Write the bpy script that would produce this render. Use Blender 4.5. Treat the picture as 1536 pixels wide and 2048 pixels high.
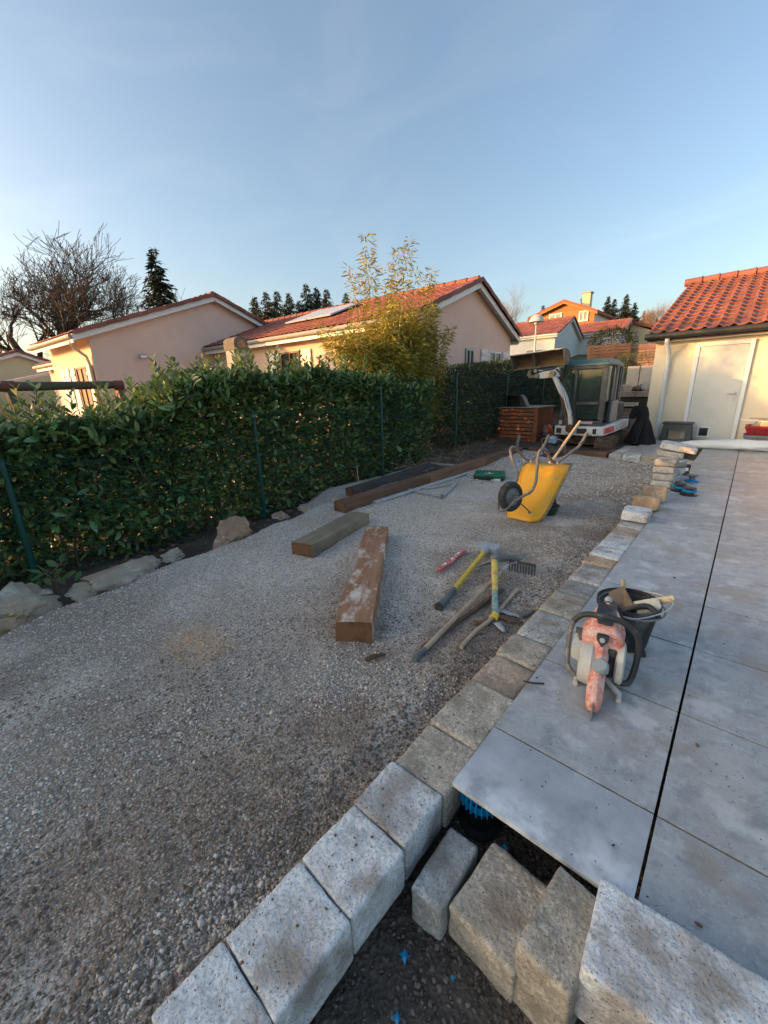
import bpy, bmesh, math, random
import numpy as np
from mathutils import Vector, Matrix, noise
R = math.radians
random.seed(7); rng = np.random.default_rng(7)
scene = bpy.context.scene
for o in list(bpy.data.objects): bpy.data.objects.remove(o)
COL = scene.collection

# ------------------------------------------------------------------ camera
CAMZ = 1.45; FPX = 803.06
RX = Vector((0.75048, 0.66017, -0.03086)); UP = Vector((-0.16859, 0.23638, 0.95692)); FW = Vector((-0.63903, 0.71295, -0.28870))
cam_d = bpy.data.cameras.new('camera'); cam = bpy.data.objects.new('camera', cam_d); COL.objects.link(cam)
cam_d.sensor_fit = 'VERTICAL'; cam_d.sensor_height = 24.0; cam_d.lens = 24.0 * FPX / 2048.0
cam_d.clip_start = 0.02; cam_d.clip_end = 3000
cam.matrix_world = Matrix(((RX.x, UP.x, -FW.x, 0), (RX.y, UP.y, -FW.y, 0), (RX.z, UP.z, -FW.z, CAMZ), (0, 0, 0, 1)))
scene.camera = cam
O3 = Vector((0, 0, CAMZ))
def ray(px, py): return RX * ((px - 768) / FPX) - UP * ((py - 1024) / FPX) + FW
def gz(px, py, z=-.1):
    d = ray(px, py); return O3 + d * ((z - CAMZ) / d.z)
def gy(px, py, y):
    d = ray(px, py); return O3 + d * (y / d.y)
def gx(px, py, x):
    d = ray(px, py); return O3 + d * (x / d.x)
def pl(px, py, pt, n):
    d = ray(px, py); return O3 + d * ((Vector(pt) - O3).dot(n) / d.dot(n))

# ------------------------------------------------------------------ light
SUN_A = R(48); SUN_E = R(9)           # low evening sun, behind the camera to the left
sdir = Vector((-math.cos(SUN_A) * math.cos(SUN_E), -math.sin(SUN_A) * math.cos(SUN_E), math.sin(SUN_E)))
w = bpy.data.worlds.new('World'); scene.world = w; w.use_nodes = True
wn = w.node_tree; bg = wn.nodes['Background']
sky = wn.nodes.new('ShaderNodeTexSky'); sky.sky_type = 'NISHITA'; sky.sun_disc = False
sky.sun_elevation = SUN_E; sky.sun_rotation = math.atan2(sdir.x, sdir.y)
sky.altitude = 500; sky.air_density = 1.0; sky.dust_density = 5.5; sky.ozone_density = 1.2
# faint high cirrus all over the dome
tc = wn.nodes.new('ShaderNodeTexCoord'); mp_ = wn.nodes.new('ShaderNodeMapping'); mp_.inputs['Scale'].default_value = (1.2, 2.6, 5.5); mp_.inputs['Rotation'].default_value = (.2, .3, .7)
nz = wn.nodes.new('ShaderNodeTexNoise'); nz.inputs['Scale'].default_value = 1.5; nz.inputs['Detail'].default_value = 7; nz.inputs['Roughness'].default_value = .55; nz.inputs['Distortion'].default_value = 1.2
mr = wn.nodes.new('ShaderNodeMapRange'); mr.inputs[1].default_value = .48; mr.inputs[2].default_value = .8; mr.inputs[4].default_value = .2
hs = wn.nodes.new('ShaderNodeHueSaturation'); hs.inputs['Saturation'].default_value = .45; hs.inputs['Value'].default_value = 1.25; mxw = wn.nodes.new('ShaderNodeMixRGB')
wn.links.new(tc.outputs['Generated'], mp_.inputs[0]); wn.links.new(mp_.outputs[0], nz.inputs['Vector']); wn.links.new(nz.outputs[0], mr.inputs[0]); wn.links.new(mr.outputs[0], mxw.inputs[0])
wn.links.new(sky.outputs[0], mxw.inputs[1]); wn.links.new(sky.outputs[0], hs.inputs['Color']); wn.links.new(hs.outputs[0], mxw.inputs[2]); wn.links.new(mxw.outputs[0], bg.inputs[0]); bg.inputs[1].default_value = 0.10
sd = bpy.data.lights.new('sun', 'SUN'); sd.energy = 2.0; sd.angle = R(0.6); sd.color = (1.0, 0.43, 0.13)
so = bpy.data.objects.new('sun', sd); COL.objects.link(so)
so.rotation_euler = sdir.to_track_quat('Z', 'Y').to_euler(); so.location = (-20, -20, 20)
vs = scene.view_settings; vs.view_transform = 'Standard'; vs.look = 'None'; vs.gamma = 1; vs.exposure = 2.0
vs.use_curve_mapping = False
scene.render.engine = 'CYCLES'
scene.cycles.max_bounces = 6; scene.cycles.transparent_max_bounces = 12

# ------------------------------------------------------------------ materials
MATS = {}
def mat(name, base, layers=(), rough=.8, bump=(), metal=0., space='world', rnd=0., isl=None, trans=0., coat=0., spec=.5, alpha=1., sss=0.):
    """procedural principled material; layers mix colours by noise / voronoi masks"""
    m = bpy.data.materials.new(name); m.use_nodes = True; nt = m.node_tree; N = nt.nodes; L = nt.links
    b = N['Principled BSDF']; MATS[name] = m
    if space == 'world':
        g = N.new('ShaderNodeNewGeometry'); vec = g.outputs['Position']
    else:
        t = N.new('ShaderNodeTexCoord'); vec = t.outputs['Object']
        oi = N.new('ShaderNodeObjectInfo'); mu = N.new('ShaderNodeMath'); mu.operation = 'MULTIPLY'; mu.inputs[1].default_value = 37.
        L.new(oi.outputs['Random'], mu.inputs[0]); va = N.new('ShaderNodeVectorMath'); va.operation = 'ADD'
        L.new(vec, va.inputs[0]); L.new(mu.outputs[0], va.inputs[1]); vec = va.outputs[0]
    def tex(kind, s, st=None, d=4.):
        v = vec
        if st:
            mp = N.new('ShaderNodeMapping'); mp.inputs['Scale'].default_value = st; L.new(v, mp.inputs[0]); v = mp.outputs[0]
        if kind == 'n':
            t = N.new('ShaderNodeTexNoise'); t.inputs['Detail'].default_value = d; t.inputs['Roughness'].default_value = .6; o = t.outputs[0]
        elif kind == 'v':
            t = N.new('ShaderNodeTexVoronoi'); o = t.outputs['Distance']
        elif kind == 'e':
            t = N.new('ShaderNodeTexVoronoi'); t.feature = 'DISTANCE_TO_EDGE'; o = t.outputs['Distance']
        elif kind == 'c':
            t = N.new('ShaderNodeTexVoronoi'); sp = N.new('ShaderNodeSeparateColor'); L.new(t.outputs['Color'], sp.inputs[0]); o = sp.outputs[0]
        elif kind == 'w':
            t = N.new('ShaderNodeTexWave'); t.inputs['Distortion'].default_value = 6; t.inputs['Detail'].default_value = 3; o = t.outputs[1]
        t.inputs['Scale'].default_value = s; L.new(v, t.inputs['Vector'])
        return o
    def rng_(o, lo, hi, k=1.):
        r = N.new('ShaderNodeMapRange'); r.inputs[1].default_value = lo; r.inputs[2].default_value = hi; r.inputs[4].default_value = k
        L.new(o, r.inputs[0]); return r.outputs[0]
    c = N.new('ShaderNodeRGB'); c.outputs[0].default_value = (*base, 1); col = c.outputs[0]
    for ly in layers:
        f = rng_(tex(ly.get('t', 'n'), ly['s'], ly.get('st'), ly.get('d', 4.)), ly['lo'], ly['hi'], ly.get('k', 1.))
        if 'ax' in ly:     # dirt that belongs to one side of the place
            ss = N.new('ShaderNodeSeparateXYZ'); L.new(vec, ss.inputs[0]); z_ = rng_(ss.outputs[ly['ax'][0]], ly['ax'][1], ly['ax'][2])
            mm = N.new('ShaderNodeMath'); mm.operation = 'MULTIPLY'; L.new(f, mm.inputs[0]); L.new(z_, mm.inputs[1]); f = mm.outputs[0]
        if 'z' in ly:      # limited to part of the thing's height (mud line, moss)
            ss = N.new('ShaderNodeSeparateXYZ'); L.new(vec, ss.inputs[0]); z_ = rng_(ss.outputs[2], ly['z'][0], ly['z'][1])
            mm = N.new('ShaderNodeMath'); mm.operation = 'MULTIPLY'; L.new(f, mm.inputs[0]); L.new(z_, mm.inputs[1]); f = mm.outputs[0]
        mx = N.new('ShaderNodeMixRGB'); L.new(f, mx.inputs[0]); L.new(col, mx.inputs[1]); mx.inputs[2].default_value = (*ly['c'], 1); col = mx.outputs[0]
    if isl:                # colour from piece to piece
        g2 = N.new('ShaderNodeNewGeometry'); cr = N.new('ShaderNodeValToRGB'); e = cr.color_ramp.elements
        while len(e) < len(isl): e.new(.5)
        for i, (p, cc) in enumerate(isl): e[i].position = p; e[i].color = (*cc, 1)
        L.new(g2.outputs['Random Per Island'], cr.inputs[0])
        mx = N.new('ShaderNodeMixRGB'); mx.inputs[0].default_value = .75; L.new(col, mx.inputs[1]); L.new(cr.outputs[0], mx.inputs[2]); col = mx.outputs[0]
    if rnd:
        oi2 = N.new('ShaderNodeObjectInfo'); hs = N.new('ShaderNodeHueSaturation')
        L.new(rng_(oi2.outputs['Random'], 0, 1), hs.inputs['Value'])
        hs.inputs['Value'].links[0].from_node.inputs[3].default_value = 1 - rnd; hs.inputs['Value'].links[0].from_node.inputs[4].default_value = 1 + rnd
        L.new(col, hs.inputs['Color']); col = hs.outputs[0]
    L.new(col, b.inputs['Base Color'])
    b.inputs['Roughness'].default_value = rough; b.inputs['Metallic'].default_value = metal
    b.inputs['Specular IOR Level'].default_value = spec; b.inputs['Coat Weight'].default_value = coat
    b.inputs['Transmission Weight'].default_value = trans; b.inputs['Alpha'].default_value = alpha
    if sss:
        tr = N.new('ShaderNodeBsdfTranslucent'); L.new(col, tr.inputs[0]); ms = N.new('ShaderNodeMixShader'); ms.inputs[0].default_value = sss
        L.new(b.outputs[0], ms.inputs[1]); L.new(tr.outputs[0], ms.inputs[2]); L.new(ms.outputs[0], N['Material Output'].inputs[0])
    prev = None
    for bp in bump:
        t, s, strg, dist = bp[:4]
        bn = N.new('ShaderNodeBump'); bn.inputs['Strength'].default_value = strg; bn.inputs['Distance'].default_value = dist
        L.new(tex(t, s, bp[4] if len(bp) > 4 else None), bn.inputs['Height'])
        if prev: L.new(prev, bn.inputs['Normal'])
        prev = bn.outputs[0]
    if prev: L.new(prev, b.inputs['Normal'])
    return m
def n_(s, lo, hi, c, k=1., t='n', **kw): return dict(t=t, s=s, lo=lo, hi=hi, c=c, k=k, **kw)

mat('gravel', (.66, .585, .5), [n_(.55, .45, .7, (.76, .7, .63), .8), n_(1.1, .46, .62, (.47, .36, .26), .75), n_(1.7, .36, .54, (.2, .14, .098), .95, ax=(0, -2.7, -1.3)), n_(1.3, .38, .54, (.24, .185, .14), .9, ax=(1, 1.8, .5)), n_(14, .5, .66, (.36, .3, .245), .5), n_(34, .5, .6, (.24, .2, .165), .4), n_(75, .49, .58, (.1, .083, .068), .65), n_(130, .54, .64, (.82, .77, .7), .55)], .95, [('v', 75, .6, .01), ('n', 22, .4, .015), ('n', 220, .5, .004)])  # fine dark speckle also paints the black shadow gaps between stones
mat('gravel_stone', (.56, .5, .43), [n_(90, .45, .7, (.42, .37, .32)), n_(.9, .3, .6, (.3, .215, .155), .85, ax=(0, -2.6, -1.0))], .9, isl=[(0, (.16, .135, .11)), (.25, (.34, .295, .245)), (.6, (.54, .485, .42)), (.85, (.66, .6, .535)), (1, (.84, .8, .74))])
mat('gravel_stone_brown', (.3, .22, .155), [n_(90, .45, .7, (.22, .16, .115))], .95, isl=[(0, (.05, .038, .03)), (.3, (.16, .12, .088)), (.7, (.3, .235, .18)), (1, (.55, .47, .38))])
mat('earth', (.085, .06, .043), [n_(3, .4, .65, (.14, .105, .08)), n_(50, .5, .75, (.04, .03, .024))], 1., [('n', 14, .9, .05), ('v', 60, .6, .012)])
mat('pit_soil', (.1, .08, .064), [n_(40, .45, .7, (.045, .036, .03)), n_(4, .5, .7, (.15, .12, .095))], 1., [('v', 55, .9, .015), ('n', 18, .7, .03)])
mat('soil_clod', (.14, .11, .085), [], 1., isl=[(0, (.07, .055, .044)), (.6, (.15, .12, .095)), (1, (.26, .22, .185))])
mat('sand', (.68, .47, .29), [n_(60, .4, .7, (.55, .36, .2))], .95, [('v', 90, .8, .008)])
mat('terrain', (.12, .12, .055), [n_(.05, .4, .6, (.14, .1, .06)), n_(2, .4, .7, (.07, .08, .03))], 1., [('n', 3, .6, .2)])
mat('slab', (.315, .325, .33), [n_(1.6, .45, .7, (.46, .465, .46), .8), n_(.9, .5, .66, (.4, .365, .31), .6), n_(9, .5, .66, (.18, .195, .21), .6), n_(2.7, .58, .72, (.44, .405, .35), .55), n_(16, .55, .72, (.46, .475, .49), .7), n_(6, .58, .72, (.56, .58, .6), .7, d=8.), n_(50, .55, .7, (.2, .21, .225), .6), n_(110, .55, .68, (.5, .5, .49), .45), n_(2.2, .53, .62, (.29, .235, .175), .6, d=8.), n_(3.7, .56, .64, (.56, .57, .57), .6, d=8.), n_(160, .64, .72, (.07, .065, .06), .6), n_(38, .69, .73, (.07, .055, .045), .8)], .42, [('n', 130, .08, .002), ('n', 9, .06, .004)], rnd=.1)
mat('slab_edge_dust', (.32, .34, .37), [n_(6, .4, .62, (.72, .75, .78), .9, ax=(1, 1.22, 1.06)), n_(3, .5, .7, (.48, .5, .53), .7), n_(8, .52, .68, (.22, .235, .26), .6), n_(120, .62, .72, (.65, .68, .72), .6)], .5, [('n', 120, .1, .002)])
BLK = {'light': (.68, .69, .69), 'grey': (.5, .485, .45), 'warm': (.53, .4, .295), 'ochre': (.56, .395, .25), 'mossy': (.46, .405, .325), 'dark': (.3, .305, .295), 'white': (.74, .76, .78)}
for k, c in BLK.items():
    dk = tuple(v * .45 for v in c); lt = tuple(min(.8, v * 1.35 + .04) for v in c)
    mat('block_' + k, c, [n_(9, .42, .64, tuple(v * .55 for v in c), .85), n_(40, .5, .64, lt, .7), n_(95, .5, .62, tuple(v * .55 for v in c), .65), n_(60, .6, .67, dk, .8), n_(5, .5, .64, (.22, .17, .125), .7), n_(150, .6, .66, (.06, .05, .045), .85)], .92, [('n', 110, .7, .006), ('v', 60, .5, .006), ('n', 30, .4, .008)], space='obj', rnd=.08)
mat('wall_pink', (.8, .57, .46), [n_(.6, .45, .68, (.7, .48, .385), .55), n_(2.5, .4, .7, (.73, .52, .41), .7), n_(60, .5, .7, (.85, .65, .54), .6)], .95, [('n', 120, .4, .006)])
mat('wall_cream', (.82, .73, .56), [n_(.7, .45, .68, (.7, .6, .45), .5), n_(1.5, .4, .7, (.76, .67, .5), .6), n_(80, .5, .7, (.86, .76, .57), .5)], .95, [('n', 130, .4, .006)])
mat('wall_white', (.66, .66, .64), [n_(1.5, .4, .7, (.58, .58, .56), .6)], .95, [('n', 60, .3, .006)])
mat('wall_yellow', (.7, .58, .36), [n_(1.5, .4, .7, (.64, .52, .32), .6)], .95)
mat('tile', (.25, .095, .07), [n_(5, .4, .7, (.2, .066, .05), .8), n_(25, .55, .75, (.36, .17, .12), .7), n_(2, .6, .75, (.2, .075, .055), .6)], .75, [('n', 50, .3, .006)], rnd=.22)
mat('tile_far', (.33, .1, .065), [n_(3, .4, .7, (.24, .07, .05), .8), n_(14, .5, .7, (.42, .15, .1), .7)], .8, isl=[(0, (.2, .066, .05)), (.5, (.27, .092, .068)), (1, (.35, .14, .1))])
mat('white_paint', (.78, .78, .76), [n_(6, .55, .75, (.66, .66, .63), .5)], .5)
mat('pvc_white', (.76, .79, .8), [n_(8, .6, .8, (.6, .62, .62), .5)], .4)
mat('pvc_beige', (.62, .48, .36), [], .5)
mat('gutter_dark', (.022, .024, .026), [n_(6, .5, .75, (.045, .05, .05))], .6)
mat('gutter_grey', (.3, .29, .27), [n_(6, .5, .75, (.4, .38, .35))], .5)
mat('door', (.62, .63, .6), [n_(3, .42, .68, (.54, .56, .545), .7), n_(26, .52, .7, (.7, .7, .66), .6), n_(1.1, .5, .7, (.68, .66, .58), .5)], .6, [('n', 60, .1, .002)])
mat('metal', (.55, .55, .55), [n_(20, .5, .7, (.4, .4, .4))], .35, metal=.9)
mat('galvanised', (.46, .48, .49), [n_(14, .45, .7, (.62, .64, .65), .8), n_(40, .6, .75, (.3, .3, .3), .6)], .5, metal=.5)
mat('glass_dark', (.02, .024, .026), [], .06, spec=.8)
mat('glass_cab', (.34, .47, .44), [n_(5, .4, .7, (.27, .4, .37)), n_(30, .6, .75, (.5, .56, .53), .5)], .05, trans=.93)
mat('pane_grey', (.2, .22, .24), [], .15)
mat('rubber', (.03, .03, .031), [n_(20, .45, .7, (.09, .08, .07), .7), n_(5, .5, .7, (.14, .115, .09), .55)], .85, [('n', 60, .3, .004)])
mat('track', (.055, .043, .034), [n_(8, .4, .65, (.16, .11, .075), .9)], .95, [('n', 30, .7, .02)])
mat('black_plastic', (.018, .018, .02), [n_(12, .5, .75, (.05, .05, .05))], .5)
mat('charcoal_plastic', (.05, .056, .064), [n_(10, .5, .75, (.075, .08, .09))], .55)
mat('grey_plastic', (.17, .18, .195), [n_(8, .5, .75, (.23, .24, .25))], .55)
mat('red_plastic', (.32, .012, .02), [n_(8, .5, .75, (.25, .01, .02))], .45)
mat('teal_plastic', (.03, .12, .11), [n_(8, .5, .75, (.05, .16, .15))], .4)
mat('machine_grey', (.04, .046, .052), [n_(5, .45, .7, (.11, .115, .115), .8), n_(30, .6, .75, (.2, .18, .15), .4)], .5)
mat('machine_white', (.66, .67, .67), [n_(6, .5, .7, (.5, .48, .44), .7), n_(24, .63, .74, (.25, .18, .12), .7)], .5)
mat('cab_roof', (.05, .115, .125), [n_(6, .5, .75, (.1, .17, .18))], .4)
mat('bucket_steel', (.2, .165, .125), [n_(4, .4, .65, (.13, .095, .06), .8), n_(20, .55, .72, (.36, .32, .26), .6)], .75, [('n', 25, .5, .01)])
mat('mud', (.36, .22, .11), [n_(6, .4, .65, (.22, .13, .07)), n_(25, .5, .7, (.45, .3, .17), .6)], .95, [('n', 18, .8, .03)])
mat('rusty', (.14, .075, .045), [n_(8, .4, .65, (.07, .045, .03), .9), n_(40, .55, .7, (.2, .11, .06), .7)], .9, [('n', 40, .4, .006)])
mat('sticker_red', (.5, .06, .05), [n_(12, .5, .7, (.6, .4, .38), .6)], .5)
mat('yellow_paint', (.86, .39, .01), [n_(4, .52, .7, (.72, .34, .012), .7), n_(9, .62, .7, (.36, .3, .2), .75), n_(30, .66, .74, (.3, .16, .05), .8), n_(120, .66, .76, (.9, .6, .15), .5)], .45, [('n', 20, .15, .004)])
mat('tube_worn', (.16, .15, .145), [n_(30, .5, .66, (.32, .28, .235), .85), n_(70, .52, .68, (.06, .045, .04), .85)], .6, [('n', 60, .3, .004)])
mat('tube_blue', (.09, .115, .14), [n_(20, .5, .7, (.2, .22, .23), .7)], .5)
mat('wood_box', (.23, .085, .036), [n_(6, .4, .75, (.3, .125, .055), .6, st=(.2, 1, 3)), n_(5, .66, .72, (.1, .04, .025), .6)], .7, [('n', 20, .1, .003, (.1, 1, 5))], space='obj', rnd=.18)
mat('wood_grey', (.3, .275, .24), [n_(8, .45, .7, (.2, .18, .15), .8, st=(.2, 2, 2))], .85, [('n', 20, .3, .004, (.1, 3, 3))])
mat('sleeper_orange', (.27, .13, .065), [n_(5, .45, .7, (.36, .2, .11), .9, st=(.3, 2.5, 2)), n_(12, .55, .72, (.15, .06, .03), .8, st=(.2, 3, 3)), n_(3.2, .53, .66, (.62, .55, .47), .9, st=(1, 2.2, 1)), n_(18, .58, .7, (.7, .64, .57), .6), n_(2, .62, .72, (.09, .05, .03), .7)], .8, [('n', 20, .4, .006, (.2, 3, 3))], space='obj')
mat('sleeper_grey', (.2, .165, .115), [n_(5, .45, .7, (.29, .24, .16), .9, st=(.3, 2.5, 2)), n_(12, .55, .72, (.1, .075, .05), .8, st=(.2, 3, 3)), n_(2, .45, .6, (.1, .085, .07), .5)], .85, [('n', 20, .4, .006, (.2, 3, 3))], space='obj')
mat('sleeper_brown', (.165, .085, .05), [n_(5, .45, .7, (.27, .145, .07), .9, st=(.3, 2.5, 2)), n_(12, .55, .72, (.07, .045, .035), .8, st=(.2, 3, 3))], .85, [('n', 20, .4, .006, (.2, 3, 3))], space='obj', rnd=.25)
mat('sleeper_dark', (.06, .05, .047), [n_(5, .45, .7, (.1, .08, .07), .9, st=(.3, 2.5, 2))], .9, [('n', 20, .4, .006, (.2, 3, 3))], space='obj')
mat('end_grain', (.17, .085, .042), [n_(10, .45, .65, (.1, .05, .028), .9), n_(35, .55, .7, (.24, .13, .065), .6), n_(3, .53, .6, (.06, .035, .022), .7)], .9, [('n', 50, .3, .004)], space='obj')
mat('wood_handle', (.66, .5, .3), [n_(10, .45, .7, (.54, .38, .2), .8), n_(40, .6, .75, (.25, .16, .09), .6)], .7)
mat('wood_old', (.42, .33, .23), [n_(14, .45, .7, (.28, .21, .145), .9)], .85)
mat('yellow_handle', (.66, .47, .03), [n_(12, .55, .7, (.5, .33, .05), .8), n_(40, .63, .72, (.2, .14, .06), .8)], .5)
mat('handle_mixed', (.66, .5, .12), [n_(9, .5, .6, (.5, .28, .1), .8), n_(40, .6, .7, (.25, .17, .09), .8)], .6)
mat('handle_teal', (.26, .38, .35), [n_(25, .45, .6, (.12, .2, .2), .9)], .7)
mat('rubber_grip', (.1, .115, .115), [n_(12, .5, .7, (.16, .17, .17))], .8)
mat('steel_dull', (.2, .2, .2), [n_(12, .45, .7, (.34, .34, .33), .8), n_(30, .55, .7, (.16, .1, .07), .7)], .6, metal=.4)
mat('zinc_grey', (.3, .33, .35), [n_(12, .5, .7, (.42, .44, .45), .8)], .5)
mat('saw_red', (.6, .13, .085), [n_(9, .38, .6, (.66, .3, .24), .9), n_(30, .45, .62, (.7, .5, .44), .75), n_(90, .5, .66, (.74, .66, .6), .55)], .6)
mat('saw_white', (.52, .51, .47), [n_(9, .45, .7, (.62, .6, .55), .7), n_(30, .58, .72, (.35, .33, .29), .6)], .65)
mat('saw_black', (.025, .027, .03), [n_(14, .5, .7, (.12, .12, .115), .7)], .6)
mat('blade', (.2, .2, .2), [n_(30, .5, .7, (.1, .09, .08))], .4, metal=.8)
mat('bucket_black', (.022, .023, .024), [n_(7, .5, .68, (.15, .145, .135), .75), n_(40, .6, .74, (.22, .21, .2), .5)], .65)
mat('sponge', (.62, .56, .38), [n_(20, .45, .7, (.72, .7, .6), .8)], .95, [('v', 120, .5, .004)])
mat('trowel_brown', (.19, .145, .1), [n_(12, .45, .7, (.11, .085, .065), .8)], .8)
mat('blue_plastic', (.0, .27, .56), [], .4)
mat('green_plastic', (.0, .13, .06), [n_(8, .5, .7, (.0, .17, .085))], .4)
mat('cloth_black', (.008, .008, .011), [n_(8, .5, .7, (.014, .014, .018))], .95, [('n', 40, .3, .006)])
mat('tarp', (.7, .74, .75), [n_(3, .45, .7, (.6, .64, .66), .6), n_(14, .6, .75, (.78, .8, .8), .6)], .55, [('n', 9, .5, .02), ('n', 28, .3, .006)])
mat('rock', (.36, .31, .24), [n_(3, .45, .65, (.25, .21, .165), .8), n_(8, .52, .66, (.46, .44, .4), .8), n_(16, .58, .7, (.17, .18, .1), .7), n_(2, .55, .7, (.4, .25, .13), .7)], .9, [('n', 12, .8, .04), ('n', 50, .5, .01)])
mat('rock_red', (.33, .22, .155), [n_(5, .45, .65, (.24, .15, .11), .8), n_(8, .56, .66, (.5, .47, .43), .8), n_(2, .55, .7, (.4, .23, .1), .7)], .9, [('n', 12, .8, .04), ('n', 50, .5, .01)])
mat('fence_green', (.0, .052, .042), [n_(8, .5, .7, (.004, .075, .06))], .4)
mat('laurel', (.045, .085, .025), [n_(14, .45, .7, (.03, .06, .02), .5)], .3, isl=[(0, (.055, .13, .055)), (.35, (.11, .22, .08)), (.7, (.2, .31, .1)), (.93, (.31, .39, .13)), (1, (.55, .54, .22))], sss=.2, spec=.6)
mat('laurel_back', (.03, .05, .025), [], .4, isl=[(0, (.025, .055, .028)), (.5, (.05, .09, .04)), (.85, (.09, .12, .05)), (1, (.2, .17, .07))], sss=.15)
mat('bamboo_leaf', (.16, .17, .03), [], .45, isl=[(0, (.22, .22, .03)), (.4, (.38, .34, .04)), (.8, (.52, .43, .07)), (1, (.62, .5, .16))], sss=.35)
mat('bamboo_culm', (.2, .18, .05), [n_(10, .45, .7, (.12, .11, .03))], .5)
mat('bark', (.055, .05, .043), [n_(10, .45, .7, (.095, .085, .07), .8, st=(1, 1, .3))], .95, [('n', 14, .7, .03)])
mat('stem', (.11, .075, .045), [n_(14, .45, .7, (.18, .14, .1))], .9)
mat('bark_birch', (.3, .24, .2), [n_(10, .5, .7, (.16, .12, .1))], .9)
mat('conifer', (.03, .045, .018), [], .8, isl=[(0, (.012, .022, .01)), (.5, (.025, .04, .017)), (1, (.06, .07, .028))], sss=.1)
mat('conifer_light', (.06, .065, .022), [], .8, isl=[(0, (.03, .036, .014)), (1, (.1, .1, .035))], sss=.1)
mat('russet', (.2, .095, .04), [], .9, isl=[(0, (.12, .055, .025)), (1, (.28, .15, .06))], sss=.1)
mat('ground_plant', (.06, .12, .03), [], .5, isl=[(0, (.03, .08, .02)), (1, (.12, .2, .05))], sss=.2)
mat('dead_leaf', (.16, .09, .05), [], .9, isl=[(0, (.08, .05, .03)), (1, (.26, .17, .1))])
mat('grass', (.07, .11, .03), [], .8, isl=[(0, (.04, .07, .02)), (1, (.16, .17, .06))], sss=.15)
mat('concrete', (.34, .33, .31), [n_(3, .45, .7, (.25, .24, .225), .8), n_(20, .55, .7, (.44, .43, .4), .6)], .9, [('n', 30, .4, .006)])
mat('concrete_dark', (.13, .125, .115), [n_(3, .45, .7, (.2, .19, .17), .8), n_(12, .55, .7, (.07, .065, .06), .7)], .9)
mat('timber_chalet', (.36, .17, .05), [n_(6, .45, .7, (.26, .12, .04), .9, st=(.12, 1, 3)), n_(20, .55, .7, (.44, .23, .09), .7, st=(.1, 1, 4))], .8, rnd=.1)  # orange brown chalet boards with lengthwise grain
mat('timber_fence', (.07, .042, .03), [n_(6, .45, .7, (.11, .065, .045), .9, st=(.15, 1, 3))], .85, rnd=.15)  # base darkened to stand for the shade on the board fence
mat('timber_reddish', (.24, .13, .1), [n_(6, .45, .7, (.32, .18, .13), .9, st=(.15, 1, 3))], .85, rnd=.15)
mat('shutter', (.74, .72, .66), [], .6)
mat('brown_frame', (.16, .075, .045), [], .6)
mat('chalet_roof', (.3, .1, .06), [n_(6, .5, .7, (.2, .07, .045))], .85)
mat('solar', (.5, .53, .56), [n_(2, .5, .7, (.42, .46, .5))], .35)  # pale sky reflection of the panels put into the base colour
mat('truck_dark', (.018, .018, .018), [n_(6, .5, .7, (.04, .037, .033))], .7)
mat('truck_bed', (.25, .235, .215), [n_(5, .45, .65, (.12, .11, .1), .9), n_(22, .55, .68, (.5, .49, .47), .8)], .8)
mat('plate_white', (.5, .5, .48), [n_(30, .5, .7, (.38, .37, .35))], .5)
mat('ink', (.012, .012, .014), [], .6)
mat('lamp_shade', (.55, .55, .53), [], .5)
mat('level_red', (.5, .09, .08), [n_(30, .5, .64, (.66, .5, .48), .9)], .6)
mat('rag_blue', (.22, .3, .42), [n_(20, .5, .7, (.4, .46, .52))], .9)
mat('plastic_clear', (.6, .68, .74), [n_(20, .5, .7, (.75, .8, .82))], .25, trans=.4)
mat('orange_plastic', (.62, .09, .02), [n_(10, .5, .7, (.5, .08, .03))], .45)
mat('red_brown_metal', (.16, .045, .03), [n_(10, .5, .7, (.1, .035, .03))], .6)
mat('log', (.1, .085, .06), [n_(8, .45, .7, (.06, .055, .035), .9), n_(30, .55, .7, (.15, .13, .095), .6)], .9, [('n', 20, .4, .01)])

# ------------------------------------------------------------------ mesh helpers
def new_obj(name, me, parent=None, matn=None):
    o = bpy.data.objects.new(name, me); COL.objects.link(o)
    if parent is not None: o.parent = parent
    if matn and not me.materials: me.materials.append(MATS[matn])
    return o
def tag(o, label=None, cat=None, group=None, kind=None):
    if label: o['label'] = label
    if cat: o['category'] = cat
    if group: o['group'] = group
    if kind: o['kind'] = kind
    return o
def thing(name, label, cat, loc=(0, 0, 0), rz=0., group=None, rot=None):
    o = bpy.data.objects.new(name, None); COL.objects.link(o); o.location = loc
    o.rotation_euler = rot if rot else (0, 0, rz); o.empty_display_size = .1
    return tag(o, label, cat, group)
def copy_tree(o, parent=None):
    c = o.copy(); COL.objects.link(c); c.parent = parent
    for ch in o.children: copy_tree(ch, c)
    return c
def frame(d, up=Vector((0, 0, 1))):
    d = Vector(d).normalized()
    if abs(d.dot(up)) > .97: up = Vector((1, 0, 0))
    s = d.cross(up).normalized(); return d, s, s.cross(d).normalized()
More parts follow.
